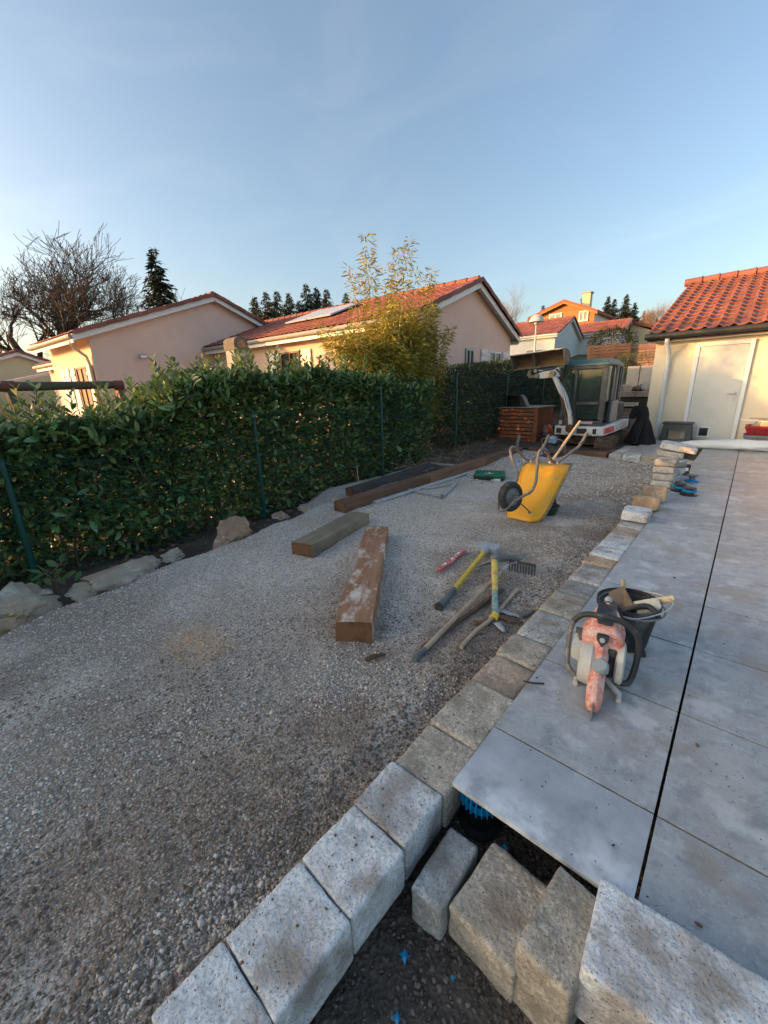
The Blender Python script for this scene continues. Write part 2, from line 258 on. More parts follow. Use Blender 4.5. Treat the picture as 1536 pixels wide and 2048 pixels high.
class MB:
    def __init__(s): s.v = []; s.f = []
    def add(s, vs, fs):
        k = len(s.v); s.v += [tuple(v) for v in vs]; s.f += [tuple(i + k for i in f) for f in fs]; return s
    def box(s, c, d, M=None):
        c = Vector(c); hx, hy, hz = d[0] / 2, d[1] / 2, d[2] / 2
        p = [Vector((a * hx, b * hy, e * hz)) for e in (-1, 1) for a, b in ((-1, -1), (1, -1), (1, 1), (-1, 1))]
        if M is not None: p = [M @ q for q in p]
        return s.add([c + q for q in p], [(3, 2, 1, 0), (4, 5, 6, 7), (0, 1, 5, 4), (1, 2, 6, 5), (2, 3, 7, 6), (3, 0, 4, 7)])
    def b2(s, x0, x1, y0, y1, z0, z1): return s.box(((x0 + x1) / 2, (y0 + y1) / 2, (z0 + z1) / 2), (abs(x1 - x0), abs(y1 - y0), abs(z1 - z0)))
    def bar(s, a, b, wd, ht, up=Vector((0, 0, 1))):
        a = Vector(a); b = Vector(b); d, sx, u = frame(b - a, up); l = (b - a).length
        return s.box((a + b) / 2, (l, wd, ht), Matrix((d, sx, u)).transposed())
    def tube(s, pts, r, n=8, closed=False, cap=True):
        pts = [Vector(p) for p in pts]; m = len(pts); rs = r if isinstance(r, (list, tuple)) else [r] * m
        k = len(s.v); up = Vector((0, 0, 1)); ps = None
        for i, p in enumerate(pts):
            if closed: d = pts[(i + 1) % m] - pts[i - 1]
            else: d = pts[min(i + 1, m - 1)] - pts[max(i - 1, 0)]
            d.normalize()
            if ps is None: _, ps, _ = frame(d, up)
            else:
                ps = ps - d * ps.dot(d)
                ps = ps.normalized() if ps.length > 1e-6 else frame(d)[1]
            u = ps.cross(d)
            for j in range(n):
                a = 2 * math.pi * j / n; s.v.append(tuple(p + (ps * math.cos(a) + u * math.sin(a)) * rs[i]))
        for i in range(m if closed else m - 1):
            for j in range(n):
                a = k + i * n; b = k + ((i + 1) % m) * n; s.f.append((a + j, a + (j + 1) % n, b + (j + 1) % n, b + j))
        if cap and not closed:
            s.f.append(tuple(k + j for j in range(n - 1, -1, -1))); s.f.append(tuple(k + (m - 1) * n + j for j in range(n)))
        return s
    def cyl(s, a, b, r, n=12): return s.tube([a, b], r, n)
    def lathe(s, prof, n=20, M=None, loc=(0, 0, 0)):
        k = len(s.v); loc = Vector(loc)
        for r, z in prof:
            for j in range(n):
                a = 2 * math.pi * j / n; p = Vector((r * math.cos(a), r * math.sin(a), z)); s.v.append(tuple(loc + (M @ p if M is not None else p)))
        for i in range(len(prof) - 1):
            for j in range(n): s.f.append((k + i * n + j, k + i * n + (j + 1) % n, k + (i + 1) * n + (j + 1) % n, k + (i + 1) * n + j))
        if prof[0] == prof[-1]: return s
        if prof[0][0] > 1e-5: s.f.append(tuple(k + j for j in range(n - 1, -1, -1)))
        if prof[-1][0] > 1e-5: s.f.append(tuple(k + (len(prof) - 1) * n + j for j in range(n)))
        return s
    def prism(s, poly, vec):
        vec = Vector(vec); poly = [Vector(p) for p in poly]; n = len(poly)
        return s.add(poly + [p + vec for p in poly], [tuple(range(n - 1, -1, -1)), tuple(range(n, 2 * n))] + [(i, (i + 1) % n, n + (i + 1) % n, n + i) for i in range(n)])
    def loft(s, rings, cap=True):
        k = len(s.v); n = len(rings[0])
        for r in rings: s.v += [tuple(p) for p in r]
        for i in range(len(rings) - 1):
            for j in range(n): s.f.append((k + i * n + j, k + i * n + (j + 1) % n, k + (i + 1) * n + (j + 1) % n, k + (i + 1) * n + j))
        if cap: s.f.append(tuple(k + j for j in range(n - 1, -1, -1))); s.f.append(tuple(k + (len(rings) - 1) * n + j for j in range(n)))
        return s
    def mesh(s, name, bevel=0., seg=1, smooth=False):
        me = bpy.data.meshes.new(name); bm = bmesh.new()
        vs = [bm.verts.new(v) for v in s.v]
        for f in s.f:
            if len(set(f)) > 2:
                try: bm.faces.new([vs[i] for i in f])
                except ValueError: pass
        bmesh.ops.recalc_face_normals(bm, faces=bm.faces)
        if bevel:
            ed = [e for e in bm.edges if len(e.link_faces) == 2 and e.calc_face_angle(0) > .5]
            bmesh.ops.bevel(bm, geom=ed, offset=bevel, segments=seg, affect='EDGES', profile=.6, clamp_overlap=True)
        if smooth:
            for f in bm.faces: f.smooth = True
            for e in bm.edges:
                if len(e.link_faces) == 2 and e.calc_face_angle(0) > .7: e.smooth = False
        bm.to_mesh(me); bm.free(); return me
    def build(s, name, m, parent=None, bevel=0., seg=1, smooth=False): return new_obj(name, s.mesh(name, bevel, seg, smooth), parent, m)
def np_mesh(name, V, F, m, parent=None, smooth=False):
    me = bpy.data.meshes.new(name); V = np.asarray(V, np.float32); F = np.asarray(F, np.int32); k = F.shape[1]
    me.vertices.add(len(V)); me.vertices.foreach_set('co', V.ravel()); me.loops.add(F.size); me.loops.foreach_set('vertex_index', F.ravel())
    me.polygons.add(len(F)); me.polygons.foreach_set('loop_start', np.arange(0, F.size, k, dtype=np.int32)); me.polygons.foreach_set('loop_total', np.full(len(F), k, np.int32))
    if smooth: me.polygons.foreach_set('use_smooth', np.ones(len(F), bool))
    me.update(); me.validate(); return new_obj(name, me, parent, m)
def scatter(T, TF, pos, rot, sc):
    """many small pieces as one mesh: template T/TF at pos with 3x3 rot and scale"""
    T = np.asarray(T); TF = np.asarray(TF); n = len(pos)
    V = np.einsum('nij,kj->nki', rot, T) * sc[:, None, None] if sc.ndim == 1 else np.einsum('nij,nkj->nki', rot, T[None] * sc[:, None, :])
    V = V + pos[:, None, :]; F = TF[None] + (np.arange(n) * len(T))[:, None, None]
    return V.reshape(-1, 3), F.reshape(-1, TF.shape[1])
def rand_rot(n, r=rng):
    q = r.normal(size=(n, 4)); q /= np.linalg.norm(q, axis=1)[:, None]; a, b, c, d = q.T
    return np.stack([np.stack([1 - 2 * (c * c + d * d), 2 * (b * c - a * d), 2 * (b * d + a * c)], 1), np.stack([2 * (b * c + a * d), 1 - 2 * (b * b + d * d), 2 * (c * d - a * b)], 1), np.stack([2 * (b * d - a * c), 2 * (c * d + a * b), 1 - 2 * (b * b + c * c)], 1)], 1)
def dir_rot(D, roll):
    """rotations taking +X to D, with random roll"""
    D = D / np.linalg.norm(D, axis=1)[:, None]; up = np.tile([0, 0, 1.], (len(D), 1)); up[np.abs(D[:, 2]) > .95] = [1, 0, 0]
    S = np.cross(up, D); S /= np.linalg.norm(S, axis=1)[:, None]; U = np.cross(D, S)
    c, s_ = np.cos(roll)[:, None], np.sin(roll)[:, None]
    return np.stack([D, S * c + U * s_, -S * s_ + U * c], 2)
def pnoise(p, s, seed=0.): return noise.noise(Vector(p) * s + Vector((seed, seed * 1.7, -seed)))
def worn_block_mesh(name, sx, sy, sz, n=10, r=.012, amp=.004, seed=0., mode=0):
    bm = bmesh.new(); bmesh.ops.create_cube(bm, size=1.); bmesh.ops.subdivide_edges(bm, edges=bm.edges, cuts=n, use_grid_fill=True)
    h = Vector((sx / 2, sy / 2, sz / 2))
    for v in bm.verts:
        p = Vector((v.co.x * sx, v.co.y * sy, v.co.z * sz)); rr = r * (1 + .9 * pnoise(p, 14, seed))
        q = Vector([max(-h[i] + rr, min(h[i] - rr, p[i])) for i in range(3)]); d = p - q
        if d.length > 1e-6: p = q + d.normalized() * min(d.length, rr)
        nn = p.normalized(); p += nn * (amp * pnoise(p, 22, seed) + amp * .8 * pnoise(p, 7, seed + 3))
        v.co = p
    for f in bm.faces: f.smooth = True
    me = bpy.data.meshes.new(name); bm.to_mesh(me); bm.free(); return me
def rock_mesh(name, sx, sy, sz, seed, sub=4, rough=.35, flat=None):
    bm = bmesh.new(); bmesh.ops.create_icosphere(bm, subdivisions=sub, radius=1.)
    rr = random.Random(seed); planes = [(Vector((rr.gauss(0, 1), rr.gauss(0, 1), rr.gauss(0, .8))).normalized(), rr.uniform(.5, .8)) for _ in range(11)]
    for v in bm.verts:
        p = v.co.normalized(); k = 1.
        for n, d in planes:
            t = p.dot(n)
            if t > d: k = min(k, d / t)
        k *= 1 + rough * .25 * pnoise(p, 2.2, seed) + rough * .12 * pnoise(p, 7, seed)
        v.co = Vector((p.x * sx * k, p.y * sy * k, p.z * sz * k))
    me = bpy.data.meshes.new(name); bm.to_mesh(me); bm.free(); return me
def sst(a, b, x):
    t = max(0., min(1., (x - a) / (b - a))); return t * t * (3 - 2 * t)

# ================================================================== the setting: ground
def slope_z(x, y):
    """natural ground: lower by the near hedge, rising away from the camera"""
    left = -.46 + .1 * max(0., y - 3.2) if y < 13 else .52 + .1 * (min(y, 70) - 13)
    right = -.5 + .33 * sst(4.5, 9.5, y) + (.1 * (min(y, 70) - 13.) if y > 13. else 0.)
    k = sst(-7.2, -4.6, x); z = left * (1 - k) + right * k
    if y < -2: z -= 0
    d = math.hypot(x + 75, y - 235); z += 20 * math.exp(-(d / 85) ** 2) * sst(60, 130, y)
    z += 4 * math.exp(-(math.hypot(x + 60, y - 75) / 45) ** 2)
    return z
def grid_sheet(name, xs, ys, fz, m, parent=None):
    V = [(x, y, fz(x, y)) for y in ys for x in xs]; nx = len(xs)
    F = [(j * nx + i, j * nx + i + 1, (j + 1) * nx + i + 1, (j + 1) * nx + i) for j in range(len(ys) - 1) for i in range(nx - 1)]
    return np_mesh(name, V, F, m, parent, True)
def spaced(a, b, n, c, k=2.6):
    t = np.linspace(-1, 1, n); s = np.sign(t) * np.abs(t) ** k; return np.where(s < 0, c + s * (c - a), c + s * (b - c))
tag(grid_sheet('ground', spaced(-900, 900, 150, -4), spaced(-500, 1400, 170, 7), lambda x, y: slope_z(x, y) - .06, 'terrain'), kind='structure')

def edge_x(y): return max(-4.45, -3.72 - .2 * max(0, y)) - .16 * pnoise((0, y, 0), 1.3, 4)
def gravel_z(x, y):
    z = -.088 + .013 * pnoise((x, y, 0), 1.6) + .01 * pnoise((x, y, 0), 5) + .006 * pnoise((x, y, 0), 13)
    z -= .05 * sst(3, 9, y)
    z += .055 * sst(7.4, 8.8, y) * sst(-2.3, -3.3, x) + .05 * math.exp(-((x + 2.5) ** 2 + (y - 8.9) ** 2) / .5)
    e = edge_x(y)
    z -= (.5 * (1 - sst(3.0, 4.6, y)) + .06) * sst(e + .1, e - .3, x)
    z -= .035 * sst(-1.06, -.92, x) * (.6 + .4 * pnoise((x, y, 3), 2))
    return z
gravel = tag(grid_sheet('gravel_bed', list(np.arange(-5.3, -.74, .035)), list(np.arange(-1.6, 10.2, .04)), gravel_z, 'gravel'), kind='structure')
# sandy patch and the muddy strip under the digger
sp = gz(395, 1290)
def patch(name, cx, cy, r, m, lift, seed, z_of):
    n = 28; V = [(cx, cy, z_of(cx, cy) + lift)]; F = []
    rings = 5
    for k in range(1, rings + 1):
        for j in range(n):
            a = 2 * math.pi * j / n; rr = r * k / rings * (1 + .35 * pnoise((math.cos(a), math.sin(a), 0), 1.6, seed) + .12 * pnoise((math.cos(a), math.sin(a), 0), 5, seed))
            x, y = cx + rr * math.cos(a), cy + rr * math.sin(a); V.append((x, y, z_of(x, y) + lift * (1 if k < rings else -1.5)))
    F += [(0, 1 + j, 1 + (j + 1) % n) for j in range(n)]
    for k in range(rings - 1):
        for j in range(n):
            a = 1 + k * n; b = a + n; F += [(a + j, b + j, b + (j + 1) % n), (a + j, b + (j + 1) % n, a + (j + 1) % n)]
    return np_mesh(name, V, F, m, None, True)
def mud_z(x, y): return slope_z(x, y) + .03 + .035 * pnoise((x, y, 0), 2.2) + .02 * pnoise((x, y, 0), 6)
tag(grid_sheet('mud_strip', list(np.arange(-5.6, -1.35, .09)), list(np.arange(9.9, 24, .1)), mud_z, 'earth'), kind='structure')
tag(grid_sheet('hedge_soil', list(np.arange(-7.2, -3.5, .07)), list(np.arange(-2, 14, .12)), lambda x, y: (slope_z(x, y) + .05 + .04 * pnoise((x, y, 0), 2.5)) if x < -5 else max(slope_z(x, y) + .05, -.47 + .36 * sst(4, 8, y)) - .3 * sst(-4.4, -3.6, x), 'earth'), kind='structure')
tag(grid_sheet('pit_floor', list(np.arange(-.72, .7, .035)), list(np.arange(-.8, 1.6, .035)), lambda x, y: -.245 + .016 * pnoise((x, y, 0), 4) + .008 * pnoise((x, y, 0), 13), 'pit_soil'), kind='structure')

# loose stones over the gravel: uncountable
OCT = np.array([(1, 0, 0), (-1, 0, 0), (0, 1, 0), (0, -1, 0), (0, 0, 1), (0, 0, -1.)]); OCF = [(0, 2, 4), (2, 1, 4), (1, 3, 4), (3, 0, 4), (2, 0, 5), (1, 2, 5), (3, 1, 5), (0, 3, 5)]
BX = np.array([(a, b, c) for c in (-1, 1) for a, b in ((-1, -1), (1, -1), (1, 1), (-1, 1))], float) * [.9, .62, .42]
BX[4:] *= [.62, .75, 1.15]; BXF = np.array([(0, 1, 2, 3)[::-1], (4, 5, 6, 7), (0, 1, 5, 4), (1, 2, 6, 5), (2, 3, 7, 6), (3, 0, 4, 7)])
def stones(name, n, fx, fz, size, m, tri=False, tilt=.5):
    pts = []
    while len(pts) < n:
        p = fx()
        if p is not None: pts.append(p)
    P = np.array([(x, y, fz(x, y)) for x, y in pts]); s = size(len(P))
    rot = rand_rot(len(P)); yaw = rng.uniform(0, 6.28, len(P)); t = rng.normal(0, tilt, (len(P), 2))
    D = np.stack([np.cos(yaw), np.sin(yaw), t[:, 0] * .5], 1); rot = dir_rot(D, t[:, 1])
    sc = np.stack([s, s * rng.uniform(.7, 1.2, len(P)), s * rng.uniform(.6, 1.1, len(P))], 1)
    P[:, 2] += s * .12
    V, F = scatter(BX, BXF, P, rot, sc)
    return tag(np_mesh(name, V, F, m), kind='stuff')
def near_pt():
    # denser towards the camera so that stones read one by one there
    r = .95 + 6.2 * random.random() ** 1.25; a = random.uniform(math.pi * .45, math.pi * 1.2)
    x, y = r * math.cos(a), r * math.sin(a)
    if x > -.875 or x < edge_x(y) - .05 or y > 9.4 or y < -1.3: return None
    if pnoise((x, y, 0), 1.5, 2) < random.uniform(-.75, .35): return None
    return x, y
def brownish(p): return p is not None and random.random() < 1.35 * max(sst(-3.0, -1.15, p[0]), .75 * sst(1.7, .2, p[1])) * (.5 + 2.0 * pnoise((p[0], p[1], 0), 1.2, 9))
def grey_pt():
    p = near_pt(); return None if brownish(p) else p
def brown_pt():
    p = near_pt(); return p if brownish(p) else None
stones('brown_gravel_stones', 40000, brown_pt, gravel_z, lambda n: .0025 + .006 * rng.random(n) ** 2.2, 'gravel_stone_brown')
st = stones('gravel_stones', 88000, grey_pt, gravel_z, lambda n: .0025 + .0055 * rng.random(n) ** 2.2, 'gravel_stone')
st2 = stones('gravel_chippings', 2600, grey_pt, gravel_z, lambda n: .007 + .007 * rng.random(n) ** 2.5, 'gravel_stone')
def kerb_side():
    x = -.875 - abs(random.gauss(0, .14)); y = random.uniform(-.2, 5.2)
    return (x, y) if x > -1.5 else None
stones('soil_crumbs', 4200, kerb_side, gravel_z, lambda n: .003 + .008 * rng.random(n) ** 3, 'soil_clod')
stones('pit_clods', 9000, lambda: (random.uniform(-.62, .25), random.uniform(-.45, 1.35)), lambda x, y: -.245 + .016 * pnoise((x, y, 0), 4), lambda n: .003 + .008 * rng.random(n) ** 3, 'soil_clod')
def far_pt():
    x, y = random.uniform(-4.2, -.95), random.uniform(6.0, 9.75)
    return x, y
stones('sand_grains', 3600, lambda: (sp.x + random.gauss(0, .15), sp.y + random.gauss(0, .1)), gravel_z, lambda n: .0025 + .0035 * rng.random(n) ** 2, 'sand')
stones('far_gravel_stones', 9000, far_pt, gravel_z, lambda n: .008 + .012 * rng.random(n) ** 2, 'gravel_stone')

# ================================================================== terrace of slabs on pedestals
TX0, TJ, PX, PY = -.615, -.006, .605, .605
terrace = tag(bpy.data.objects.new('terrace', None), kind='structure'); COL.objects.link(terrace)
def slab(x0, x1, y0, y1, m='slab', z=0.):
    b = MB().b2(x0, x1, y0, y1, z - .02, z); return b.build('slab', m, terrace, .0006)
YR = 1.38
for i in range(-1, 19):
    ya, yb = YR + i * PY + .0045, YR + (i + 1) * PY - .0045
    for c in range(6):
        xa = (TX0 if c == 0 else TJ + (c - 1) * PX) + (.0 if c == 0 else .005); xb = TJ + c * PX - .005
        if c == 0 and i == -1: slab(xa, xb, 1.03, yb, 'slab_edge_dust'); continue
        slab(xa, xb, ya, yb, 'slab', random.uniform(-.0015, .0015))
# small apron beside the garage with the black jacket on it
for k, (xa, xb) in enumerate(((-1.86, -1.27), (-1.265, -.87))):
    for j in range(5): slab(xa, xb, 9.95 + .605 * j, 10.55 + .605 * j, 'slab', -.004)
for j in range(4):
    for x0 in (-1.86, -1.255, -.65): slab(x0, x0 + .6, 12.98 + .605 * j, 13.58 + .605 * j, 'slab', -.012) if j == 0 and x0 < -.7 else None
sub = MB().b2(-.58, 3.6, 1.5, 13.1, -.3, -.1).build('terrace_bedding', 'pit_soil', terrace)
MB().b2(-1.9, -.85, 9.97, 13.15, -.3, -.06).build('terrace_bedding', 'pit_soil', terrace)
def pedestal(name, loc, parent=None, h=.06):
    base = MB().lathe([(.085, 0), (.085, .006), (.05, .012), (.05, h * .45)], 24)
    ob = thing(name, None, None, loc) if parent is None else None
    return base
# pedestal seen under the cut front edge
pr = bpy.data.objects.new('pedestal', None); COL.objects.link(pr); pr.parent = terrace; pr.location = (-.54, 1.125, -.235); pr.scale = (.86, .86, .95)
MB().lathe([(.095, 0), (.095, .008), (.06, .012), (.06, .16), (.085, .165), (.085, .172)], 24).build('base', 'black_plastic', pr, smooth=True)
rb = MB().lathe([(.07, .12), (.078, .12), (.078, .2), (.07, .2)], 24)
for k in range(24):
    a = k * math.pi / 12; rb.box((.086 * math.cos(a), .086 * math.sin(a), .165), (.022, .004, .075), Matrix.Rotation(a, 3, 'Z'))
rb.build('ring', 'blue_plastic', pr)
MB().lathe([(.07, .2), (.09, .205), (.09, .222), (.0, .222)], 24).build('head', 'black_plastic', pr)

# ================================================================== kerb of tumbled blocks
kerb = thing('block_kerb', 'low kerb of tumbled grey and tan concrete blocks along the slab terrace edge', 'kerb')
YB = [-.52, -.24, .03, .225, .487, .733, .968, 1.228, 1.6, 1.88, 2.13, 2.51, 2.86, 3.11, 3.51, 3.72, 3.98, 4.2, 4.45, 4.7, 4.95, 5.2, 5.46, 5.7, 5.95, 6.2, 6.45, 6.72, 6.95, 7.2, 7.45, 7.7, 7.95, 8.2, 8.45, 8.7, 8.95, 9.2, 9.45, 9.7]
KC = ['light', 'grey', 'light', 'light', 'light', 'light', 'mossy', 'mossy', 'warm', 'mossy', 'grey', 'mossy', 'dark', 'grey', 'ochre', 'light', 'white', 'grey', 'warm', 'grey']
def block(parent, c, d, m, n=10, rot=None, r=.013, amp=.0035, label=None):
    me = worn_block_mesh('block', *d, n=n, r=r, amp=amp, seed=random.uniform(0, 90)); o = new_obj('block', me, parent, 'block_' + m); o.location = c
    if rot: o.rotation_euler = rot
    return o
for i in range(len(YB) - 1):
    y0, y1 = YB[i], YB[i + 1]; near = y1 < 1.7
    m = KC[i] if i < len(KC) else random.choice(['grey', 'light', 'mossy', 'warm'])
    block(kerb, (-.735 + random.uniform(-.006, .006), (y0 + y1) / 2, -.092 + (random.uniform(-.012, .002) if i > 4 else -.004)), (.245, y1 - y0 - .006, .17), m, 22 if near else 9, (random.uniform(-.015, .015), random.uniform(-.02, .02), random.uniform(-.03, .03)), r=.008 if near else .013, amp=.0025)
# return row at the far end of the gravel
for x0, x1, m in ((-2.12, -1.86, 'grey'), (-1.86, -1.52, 'white'), (-1.52, -1.2, 'mossy'), (-1.2, -.88, 'grey')):
    block(kerb, ((x0 + x1) / 2, 9.83, -.085), (x1 - x0 - .008, .24, .16), m, 8)
for k, m in enumerate(('grey', 'light', 'grey', 'mossy', 'grey')): block(kerb, (-2.0, 10.1 + k * .27, -.09), (.24, .26, .16), m, 6)
# cross row at the open front end
front = thing('front_block_row', 'short row of loose tumbled blocks closing the open front of the terrace pit', 'kerb')
block(front, (-.513, .83, -.185), (.115, .25, .16), 'grey', 20, (0, 0, .03), r=.009, amp=.0025)
block(front, (-.325, .868, -.19), (.225, .27, .17), 'mossy', 22, (0, 0, -.07), r=.01, amp=.003)
block(front, (-.145, .865, -.125), (.15, .27, .26), 'mossy', 22, (0, 0, -.1), r=.012)
bb = worn_block_mesh('loose_block', .56, .25, .2, 34, .008, .003, 5.)
bo = new_obj('loose_block', bb, None, 'block_white'); bo.location = (.19, .915, -.05); bo.rotation_euler = (0, 0, .06)
tag(bo, 'big pale speckled block in the near right corner lying over the slab edge', 'block')
# blocks waiting on the kerb
def loose(c, d, m, label, rot=None, n=10):
    o = block(None, c, d, m, n, rot, r=.02, amp=.006); o.name = 'loose_block'; return tag(o, label, 'block', 'blocks waiting on the kerb')
loose((-.74, 5.02, .055), (.26, .3, .11), 'white', 'pale bluish block lying flat on the kerb, nearest of the loose ones', (0, .03, .06), 12)
loose((-.73, 5.5, .075), (.27, .16, .15), 'ochre', 'tan rough-faced block on the kerb behind the pale bluish block', (-.12, 0, .03), 12)
loose((-.72, 5.95, .1), (.27, .11, .2), 'warm', 'upright block with brown face and white top rim on the kerb', (-.08, 0, .0), 12)
for k in range(4): loose((-.76 + .012 * math.sin(k * 2.2), 6.95, .052 + k * .1), (.26, .3, .096), 'grey', ['lowest', 'second lowest', 'second highest', 'highest'][k] + ' block of the four-block stack on the far kerb', (0, 0, random.uniform(-.05, .05)))
for k in range(3): loose((-.73 + .02 * k, 7.42, .055 + k * .11), (.26, .26, .1), 'light', ['bottom', 'middle', 'top'][k] + ' block of the rear stack behind the four-block stack', (0, 0, random.uniform(-.1, .1)))
loose((-.8, 7.5, .4), (.34, .28, .09), 'grey', 'upper loose block tilted beneath the topmost one on the rear stack', (.05, .08, .2))
loose((-.7, 7.5, .5), (.46, .3, .09), 'light', 'topmost loose block, wide and tilted, crowning the rear stack', (.06, .16, .1))

# ================================================================== houses
def tiles_patch(mb, o, al, la, dn, ld, wt=.3, lt=.38, amp=.028, n=4):
    """corrugated, stepped rows of roof tiles: o = ridge corner, al along the ridge, dn down the slope"""
    o, al, dn = Vector(o), Vector(al).normalized(), Vector(dn).normalized(); nr = al.cross(dn)
    if nr.z < 0: nr = -nr
    rows = max(1, round(ld / lt)); lt = ld / rows; cols = max(1, round(la / wt)); wt = la / cols
    for r in range(rows):
        for c in range(cols):
            pts = []
            for k in range(n + 1):
                t = k / n; h = amp * (math.sin(t * math.pi * 2 - .6) * .5 + .5)
                for e in (0, 1): pts.append(o + al * ((c + t) * wt) + dn * ((r + e * 1.06) * lt) + nr * (h + .012 + e * .026))
            # thin front lip
            i0 = len(pts); pts += [pts[2 * k + 1] - nr * .022 for k in range(n + 1)]
            mb.add(pts, [(2 * k, 2 * k + 1, 2 * k + 3, 2 * k + 2) for k in range(n)] + [(2 * k + 1, i0 + k, i0 + k + 1, 2 * k + 3) for k in range(n)])
def gable_house(name, label, x, y, rz, L, W, z0, ze, zr, wallm, tile=.3, ov=.35, roofm='tile_far', verge='white_paint', gut='gutter_grey', detail=True, ridge_off=0., cat='house'):
    """local frame: ridge along X, visible gable at X=0 facing +X, body towards -X, south wall at Y=0"""
    h = thing(name, label, cat, (x, y, 0), rz); ym = W / 2 + ridge_off
    MB().prism([(0, 0, z0), (0, W, z0), (0, W, ze), (0, ym, zr), (0, 0, ze)], (-L, 0, 0)).build('wall', wallm, h)
    sl = (zr - ze) / ym; sr = (zr - ze) / (W - ym)
    for s, yy, yo, ss in ((-1, 0, -ov, sl), (1, W, W + ov, sr)):
        zlow = ze - ov * ss
        MB().prism([(.22, ym, zr + .03), (.22, yo, zlow + .03), (.22, yo, zlow + .12), (.22, ym, zr + .13)], (-L - .44, 0, 0)).build('roof_deck', 'brown_frame' if False else 'white_paint', h)
        dn = Vector((0, yo - ym, zlow - zr)); mb = MB()
        tiles_patch(mb, (.22, ym, zr + .135), (-1, 0, 0), L + .44, dn, dn.length, tile, tile * 1.25, .03 if tile < .5 else .05, 4 if detail else 2)
        tag(mb.build('roof_tiles', roofm, h), kind='stuff')
        # white barge board and its row of verge tiles on the near gable
        a = Vector((.245, ym, zr + .0)); b = Vector((.245, yo, zlow + .0))
        MB().bar(a, b, .03, .17, Vector((1, 0, 0)).cross(b - a)).build('barge_board', verge, h)
        n = max(6, round((b - a).length / .36)); t0 = None
        for k in range(n):
            p = a + (b - a) * ((k + .5) / n) + Vector((.0, 0, .2)); d = (b - a).normalized(); step = (b - a).length / n
            if t0 is None:
                m0 = MB(); m0.box((0, 0, 0), (step * 1.05, .2, .03)).box((0, -.1, -.05), (step * 1.05, .022, .13))
                t0 = m0.mesh('verge_tile', .008)
            o = new_obj('verge_tile', t0, h, 'tile'); dd, sx, u = frame(d)
            if s < 0: sx = -sx; 
            sx = Vector((-1, 0, 0)); u = Vector((0, d.z, -d.y)); u = u if u.z > 0 else -u
            M4 = Matrix((d, sx, u)).transposed().to_4x4(); M4.translation = p + u * (.012 * (k % 2)); o.matrix_local = M4
        gt = MB().tube([(.25, yo - .06, zlow + .04), (-L - .25, yo - .06, zlow + .04)], .07, 10); gt.build('gutter', gut, h)
        MB().b2(-L - .2, .2, yo - .0, yo + .03, zlow - .14, zlow + .02).build('fascia', verge, h)
    rt = MB(); nn = max(4, round((L + .4) / .42))
    rl = None
    for k in range(nn):
        if rl is None: rl = MB().tube([(-.22, 0, 0), (.22, 0, 0)], [.1, .125], 10).mesh('ridge_tile', 0, 1, True)
        o = new_obj('ridge_tile', rl, h, 'tile'); o.location = (.2 - (k + .5) * (L + .4) / nn, ym, zr + .15)
    h.update_tag(); return h
def window(h, axis, u0, u1, z0, z1, at=0., frame_m='white_paint', pane='glass_dark', depth=.12, sill=True):
    """window on a wall of the house: axis 'g' on the gable X=at, 's' on the south wall Y=at"""
    def P(u, d, z): return (d, u, z) if axis == 'g' else (u, -d, z)
    def bx(u_0, u_1, d0, d1, z_0, z_1):
        a, b = P(u_0, d0, z_0), P(u_1, d1, z_1); return MB().b2(a[0], b[0], a[1], b[1], a[2], b[2])
    wn_ = bx(u0, u1, .004, .012, z0, z1).build('window', pane, h)
    fr = MB()
    for q in ((u0, u0 + .06, z0, z1), (u1 - .06, u1, z0, z1), (u0 + .06, u1 - .06, z1 - .06, z1), (u0 + .06, u1 - .06, z0, z0 + .06), ((u0 + u1) / 2 - .03, (u0 + u1) / 2 + .03, z0 + .06, z1 - .06)):
        a, b = P(q[0], .014, q[2]), P(q[1], .05, q[3]); fr.b2(a[0], b[0], a[1], b[1], a[2], b[2])
    fr.build('frame', frame_m, wn_)
    if sill: bx(u0 - .06, u1 + .06, .01, .12, z0 - .07, z0 - .004).build('sill', 'concrete', wn_)
    return wn_
def shutter(h, axis, u0, u1, z0, z1, m='shutter'):
    def P(u, d, z): return (d, u, z) if axis == 'g' else (u, -d, z)
    def bx(u_0, u_1, d0, d1, z_0, z_1):
        a, b = P(u_0, d0, z_0), P(u_1, d1, z_1); return MB().b2(a[0], b[0], a[1], b[1], a[2], b[2])
    s = bx(u0, u1, .02, .055, z0, z1).build('shutter', m, h, .006)
    for f in (.12, .82): bx(u0 + .01, u1 - .01, .058, .08, z0 + (z1 - z0) * f, z0 + (z1 - z0) * f + .09).build('batten', m, s)
    return s
ROT = R(4)
def local_hit(h, px, py, axis):
    n = Vector((math.cos(h.rotation_euler.z), math.sin(h.rotation_euler.z), 0)) if axis == 'g' else Vector((math.sin(h.rotation_euler.z), -math.cos(h.rotation_euler.z), 0))
    p = pl(px, py, h.location, n) - h.location; c, s = math.cos(h.rotation_euler.z), math.sin(h.rotation_euler.z)
    return Vector((p.x * c + p.y * s, -p.x * s + p.y * c, p.z))

